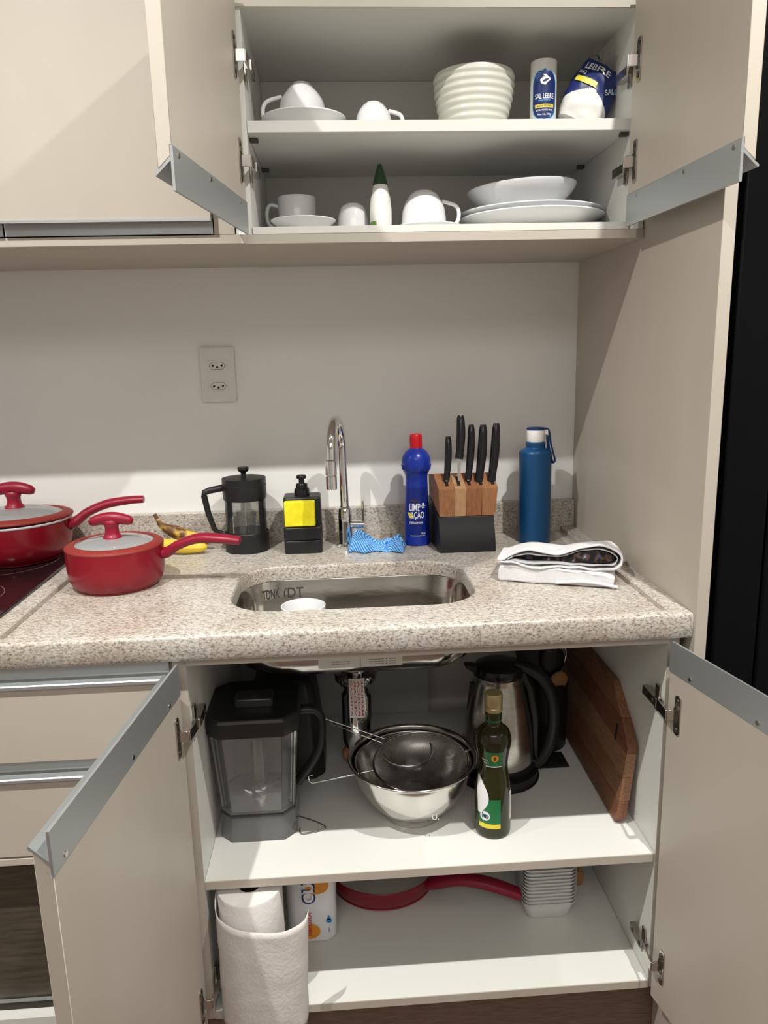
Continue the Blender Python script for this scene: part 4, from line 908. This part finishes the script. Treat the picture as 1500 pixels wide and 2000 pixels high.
B().prism([(.040, .222), (.055, .19), (.0655, .13), (.0705, .05), (.0780, .045), (.078, .13), (.068, .19), (.050, .228)], (-.016, .016), lambda u, v, e: (cx+u*.96+e*.28, cy-u*.28+e*.96, S0+v)).obj('handle_spine', BLACK, kt, smooth=40, bevel=.003)
# utensil holder
uh = thing('utensil_holder', 'tall black utensil holder right of the kettle', 'utensil holder', (-.1130, -.215, S0))
cx, cy = -.1130, -.215
B().lathe([(0, 0), (.042, 0), (.044, .003), (.046, .150), (.0445, .150), (.0425, .006), (0, .006)], (cx, cy, S0), 40).obj('cup', BLACK, uh, smooth=50)
def utensil(name, label, cat, pts, r, mt, head=None, hm=None, hn_='head'):
    t = thing(name, label, cat, pts[0], 'utensils in the black holder')
    B().tube(spline(pts, 4), r, 10).obj('handle', mt, t, smooth=60)
    if head: head().obj(hn_, hm or mt, t, smooth=50)
    return t
def spat(c, w_, h_, M): return lambda: B().prism(rrect(0, 0, w_, h_, .008, 3), (-.0015, .0015), lambda u, v, e: M@Vector((u, e, v)))
Z = S0+.008
utensil('spatula', 'black slotted spatula leaning left in the utensil holder', 'spatula', [(cx+.005, cy, Z), (cx-.028, cy-.01, Z+.17)], .005, BLACK, spat(0, .030, .038, T(cx-.038, cy-.012, Z+.205)@R(-.25, 'Y')))
utensil('serving_spoon', 'black serving spoon standing in the utensil holder', 'spoon', [(cx, cy-.012, Z), (cx+.005, cy-.02, Z+.15)], .0045, BLACK, lambda: B().lathe(sprof([(0, -.035), (.02, -.02), (.026, 0), (.02, .022), (0, .032)], 3), (0, 0, 0), 24, ey=.25, M=T(cx+.006, cy-.022, Z+.19)))
utensil('whisk', 'steel wire whisk at the back of the utensil holder', 'whisk', [(cx+.015, cy+.012, Z), (cx+.024, cy+.02, Z+.13)], .006, CHROME,
        lambda: [b2 := B(), [b2.tube([Vector((cx+.026, cy+.02, Z+.13))+Vector((.024*math.sin(f*PI)*math.cos(a), .024*math.sin(f*PI)*math.sin(a), .09*math.sin(f*PI/2*1.0)*1.0 if f < .5 else .09*math.sin(f*PI/2))) for f in [k/12 for k in range(13)]], .0008, 5) for a in [k*PI/4 for k in range(8)]]][0], CHROME, 'wires')
utensil('wooden_spoon', 'wooden spoon leaning right in the utensil holder', 'spoon', [(cx-.015, cy, Z), (cx+.012, cy-.026, Z+.125)], .005, TANW, lambda: B().lathe(sprof([(0, -.025), (.014, -.014), (.018, 0), (.014, .015), (0, .022)], 3), (0, 0, 0), 20, ey=.3, M=T(cx+.017, cy-.034, Z+.150)@R(.5, 'Y')))
# black crumpled cloth by the holder
b_ = B(); b_.grid(lambda a, c: Vector((-.165+a*.075, -.320+c*.060, S0+.0015+.011*abs(noise.noise((a*5, c*5, 9)))*min(1, 6*min(a, 1-a, c, 1-c)+.1))), 18, 14)
tag(b_.obj('black_cloth', BLACKR, smooth=60, solid=.001, recalc=False), 'black rag crumpled at the foot of the utensil holder', 'cloth')
# cutting board
cbd = thing('cutting_board', 'wooden cutting board standing on edge against the right cabinet side', 'cutting board', (-.055, -.31, S0))
ang = math.atan2(.030, .20)
Hh = .228; y0, y1 = -.513, -.120
def bfn(u, v, e):   # u along y, v height, e thickness
    return (-.0665+e+v*math.tan(ang)*.72+(u+.513)*.012, u, S0+.0005+v)
edges = [0, .046, .092, .137, .182, Hh]
def ycut(v):       # rounded/cut front corners
    if v < .012: return y0+.012*(1-math.sqrt(max(0, 1-((.012-v)/.012)**2)))
    if v > .150: return y0+.002+(v-.150)/(Hh-.150)*.105
    return y0+.002*(v/.15)
for i in range(5):
    a, c = edges[i]+.0002, edges[i+1]-.0002
    vs = [a+(c-a)*k/5 for k in range(6)]
    poly = [(ycut(v), v) for v in vs]+[(y1, c), (y1, a)]
    B().prism(poly, (0, .0185), bfn).obj('stave', BW[[0, 2, 1, 0, 2][i]], cbd, smooth=30, bevel=.0025 if i in (0, 4) else .0006, bseg=2)
B().prism(rrect(-.455, .150, .004, .016, .0039, 3), (-.0004, .0), bfn).obj('grip_notch', BLACKR, cbd)
# ------------------------------------------------------------------ bottom level
B0 = .1983
pr_ = thing('paper_towel_roll', 'loose white paper towel roll with its sheet hanging in front', 'paper towel', (-.7105, -.572, B0))
cx, cy = -.7105, -.572
B().lathe([(.018, 0), (.052, 0), (.0535, .002), (.0535, .219), (.052, .2215), (.018, .2215)], (cx, cy, B0), 56, close=True).obj('roll', PAPER, pr_, smooth=50)
B().lathe([(.0175, .002), (.0178, .002), (.0178, .219), (.0175, .219)], (cx, cy, B0), 32, close=True).obj('core', INKD, pr_)
pth = spline([(-.7645, -.560, 0), (-.7660, -.590, 0), (-.7560, -.622, 0), (-.7300, -.642, 0), (-.695, -.650, 0), (-.655, -.652, 0), (-.622, -.640, 0), (-.612, -.620, 0)], 6)
n = len(pth); nd = 16; V = []
for j in range(nd+1):
    v = j/nd
    for i, p in enumerate(pth):
        f = i/(n-1); top = .4190-.026*math.sin(min(f*1.5, 1)*PI/2)+.014*max(0, f-.75)*4*.8
        z = B0-.012+(top-B0+.012)*v
        V.append((p[0]-.010*(1-v)*f+.0015*noise.noise((f*6, v*4, 0)), p[1]+.010*(1-v)*(1-f*.3)+.002*noise.noise((f*5, v*5, 3)), z))
b_ = B(); b_._add(V, [(j*n+i, j*n+i+1, (j+1)*n+i+1, (j+1)*n+i) for j in range(nd) for i in range(n-1)])
b_.obj('loose_sheet', PAPER, pr_, smooth=70, solid=.0007, recalc=False)
# wrapped pack
pk = thing('paper_towel_pack', 'plastic wrapped kitchen paper pack with orange and blue print', 'paper towel', (-.61, -.40, B0))
cx, cy = -.6180, -.412
B().loft([[(x, y, B0+z) for x, y in rrect(cx, cy, hx, .046, .018, 5)] for z, hx in ((0, .040), (.004, .0455), (.11, .0465), (.19, .0455), (.196, .04))]).obj('pack', FILM, pk, smooth=60, bevel=.003)
pm = lambda u, v: (cx+u, cy-.0472, B0+v)
pm2 = lambda u, v: (cx+u, cy-.0478, B0+v)
def disc_(b_, u, v, r, fn): b_._add([fn(u+r*math.cos(2*PI*k/24), v+r*.85*math.sin(2*PI*k/24)) for k in range(24)], [tuple(range(24))]); return b_
disc_(B(), -.004, .024, .019, pm).obj('orange_print', INKO, pk); lb = disc_(B(), .012, .122, .022, pm).obj('orange_print', INKO, pk)
tb = B(); put_text(tb, 'cn', .046, .026, lambda u, v: pm2(-.004+v, .107+u*1)); tb.obj('brand_outline', INKN, lb)
tb = B(); put_text(tb, 'cn', .040, .019, lambda u, v: (pm2(-.004+v, .107+u)[0], cy-.0483, pm2(0, .107+u)[2])); tb.obj('brand_letters', INKW, lb)
tb = B(); put_text(tb, 'Kitchen', .050, .011, lambda u, v: pm2(-.006-v*1, .040-u)); tb.obj('small_letters', INKR, lb)
tb = B(); disc_(tb, .032, .045, .0055, pm); tb._add([pm(.032, .058), pm(.0275, .047), pm(.0365, .047)], [(0, 1, 2)]); put_text(tb, 'abc', .010, .004, lambda u, v: pm(.032+v, .026+u)); tb.obj('blue_drop_print', INKB, pk)
# stored frying pan
fpn = thing('frying_pan', 'red frying pan with pale inside stored on the bottom board', 'frying pan', (-.475, -.285, B0))
cx, cy = -.475, -.282; MP = T(cx, cy, B0+.0005)
B().lathe(sprof([(0, 0), (.100, 0), (.109, .004), (.117, .020), (.1225, .043), (.1225, .0455), (.1195, .0455), (.113, .022), (.100, .008), (0, .005)], 4), M=MP, seg=72).obj('body', RED, fpn, smooth=60)
B().lathe(sprof([(.1190, .0448), (.1120, .0225), (.099, .0092), (0, .0062)], 3), M=MP, seg=72).obj('inner_coating', CREAM, fpn, smooth=60, recalc=False)
pan_handle(fpn, [(-.385, -.365, B0+.036), (-.360, -.380, B0+.052), (-.320, -.392, B0+.062), (-.270, -.405, B0+.058), (-.212, -.420, B0+.042)], [.016, .0175, .0160, .0165, .0165, .0145])
# plastic tubs stacked
TL = ['lowest clear plastic tub of the stack, right on the bottom board']
base_z = B0+.0003
for k in range(11):
    z0 = base_z+k*.0075
    lab = TL[0] if k == 0 else ('topmost translucent plastic tub of the nested stack' if k == 10 else ['second', 'third', 'fourth', 'fifth', 'sixth', 'seventh', 'eighth', 'ninth', 'tenth'][k-1]+' translucent plastic tub counted from the bottom of the stack')
    x0_, y0_ = -.160, -.402
    rg = []
    for z, h in ((0, .040), (.003, .0425), (.028+.0, .0485), (.036, .0520), (.038, .0535), (.0385, .0535), (.036, .0505), (.028, .0475), (.005, .041), (.0025, .038)):
        rg.append([(x, y, z0+z+.00) for x, y in rrect(x0_, y0_, h, h*.85, .014, 4)])
    o = B().loft(rg, (True, True)).obj('plastic_tub', TUBP, smooth=40)
    tag(o, lab, 'food container', 'nested plastic tubs')
o = thing('wooden_spatula', 'orange brown wooden spatula end beside the plastic tubs', 'spatula', (-.075, -.34, B0))
B().prism(rrect(0, 0, .011, .016, .008, 3), (-.003, .003), lambda u, v, e: (T(-.076, -.352, B0+.0165)@R(.2, 'Y')@Vector((u, e, v)))[:]).obj('blade', TANW, o, bevel=.001)
B().tube([(-.073, -.350, B0+.030), (-.055, -.300, B0+.085)], .0045, 8).obj('handle', TANW, o)
lbx = thing('plastic_lid_stack', 'clear plastic box lids lying behind the tubs', 'container lids', (-.25, -.25, B0))
for k in range(3):
    rprism(B(), -.262+.002*k, -.235, .050, .060, .012, B0+.001+k*.022, B0+.020+k*.022).obj('lid', TUBP, lbx, bevel=.003)
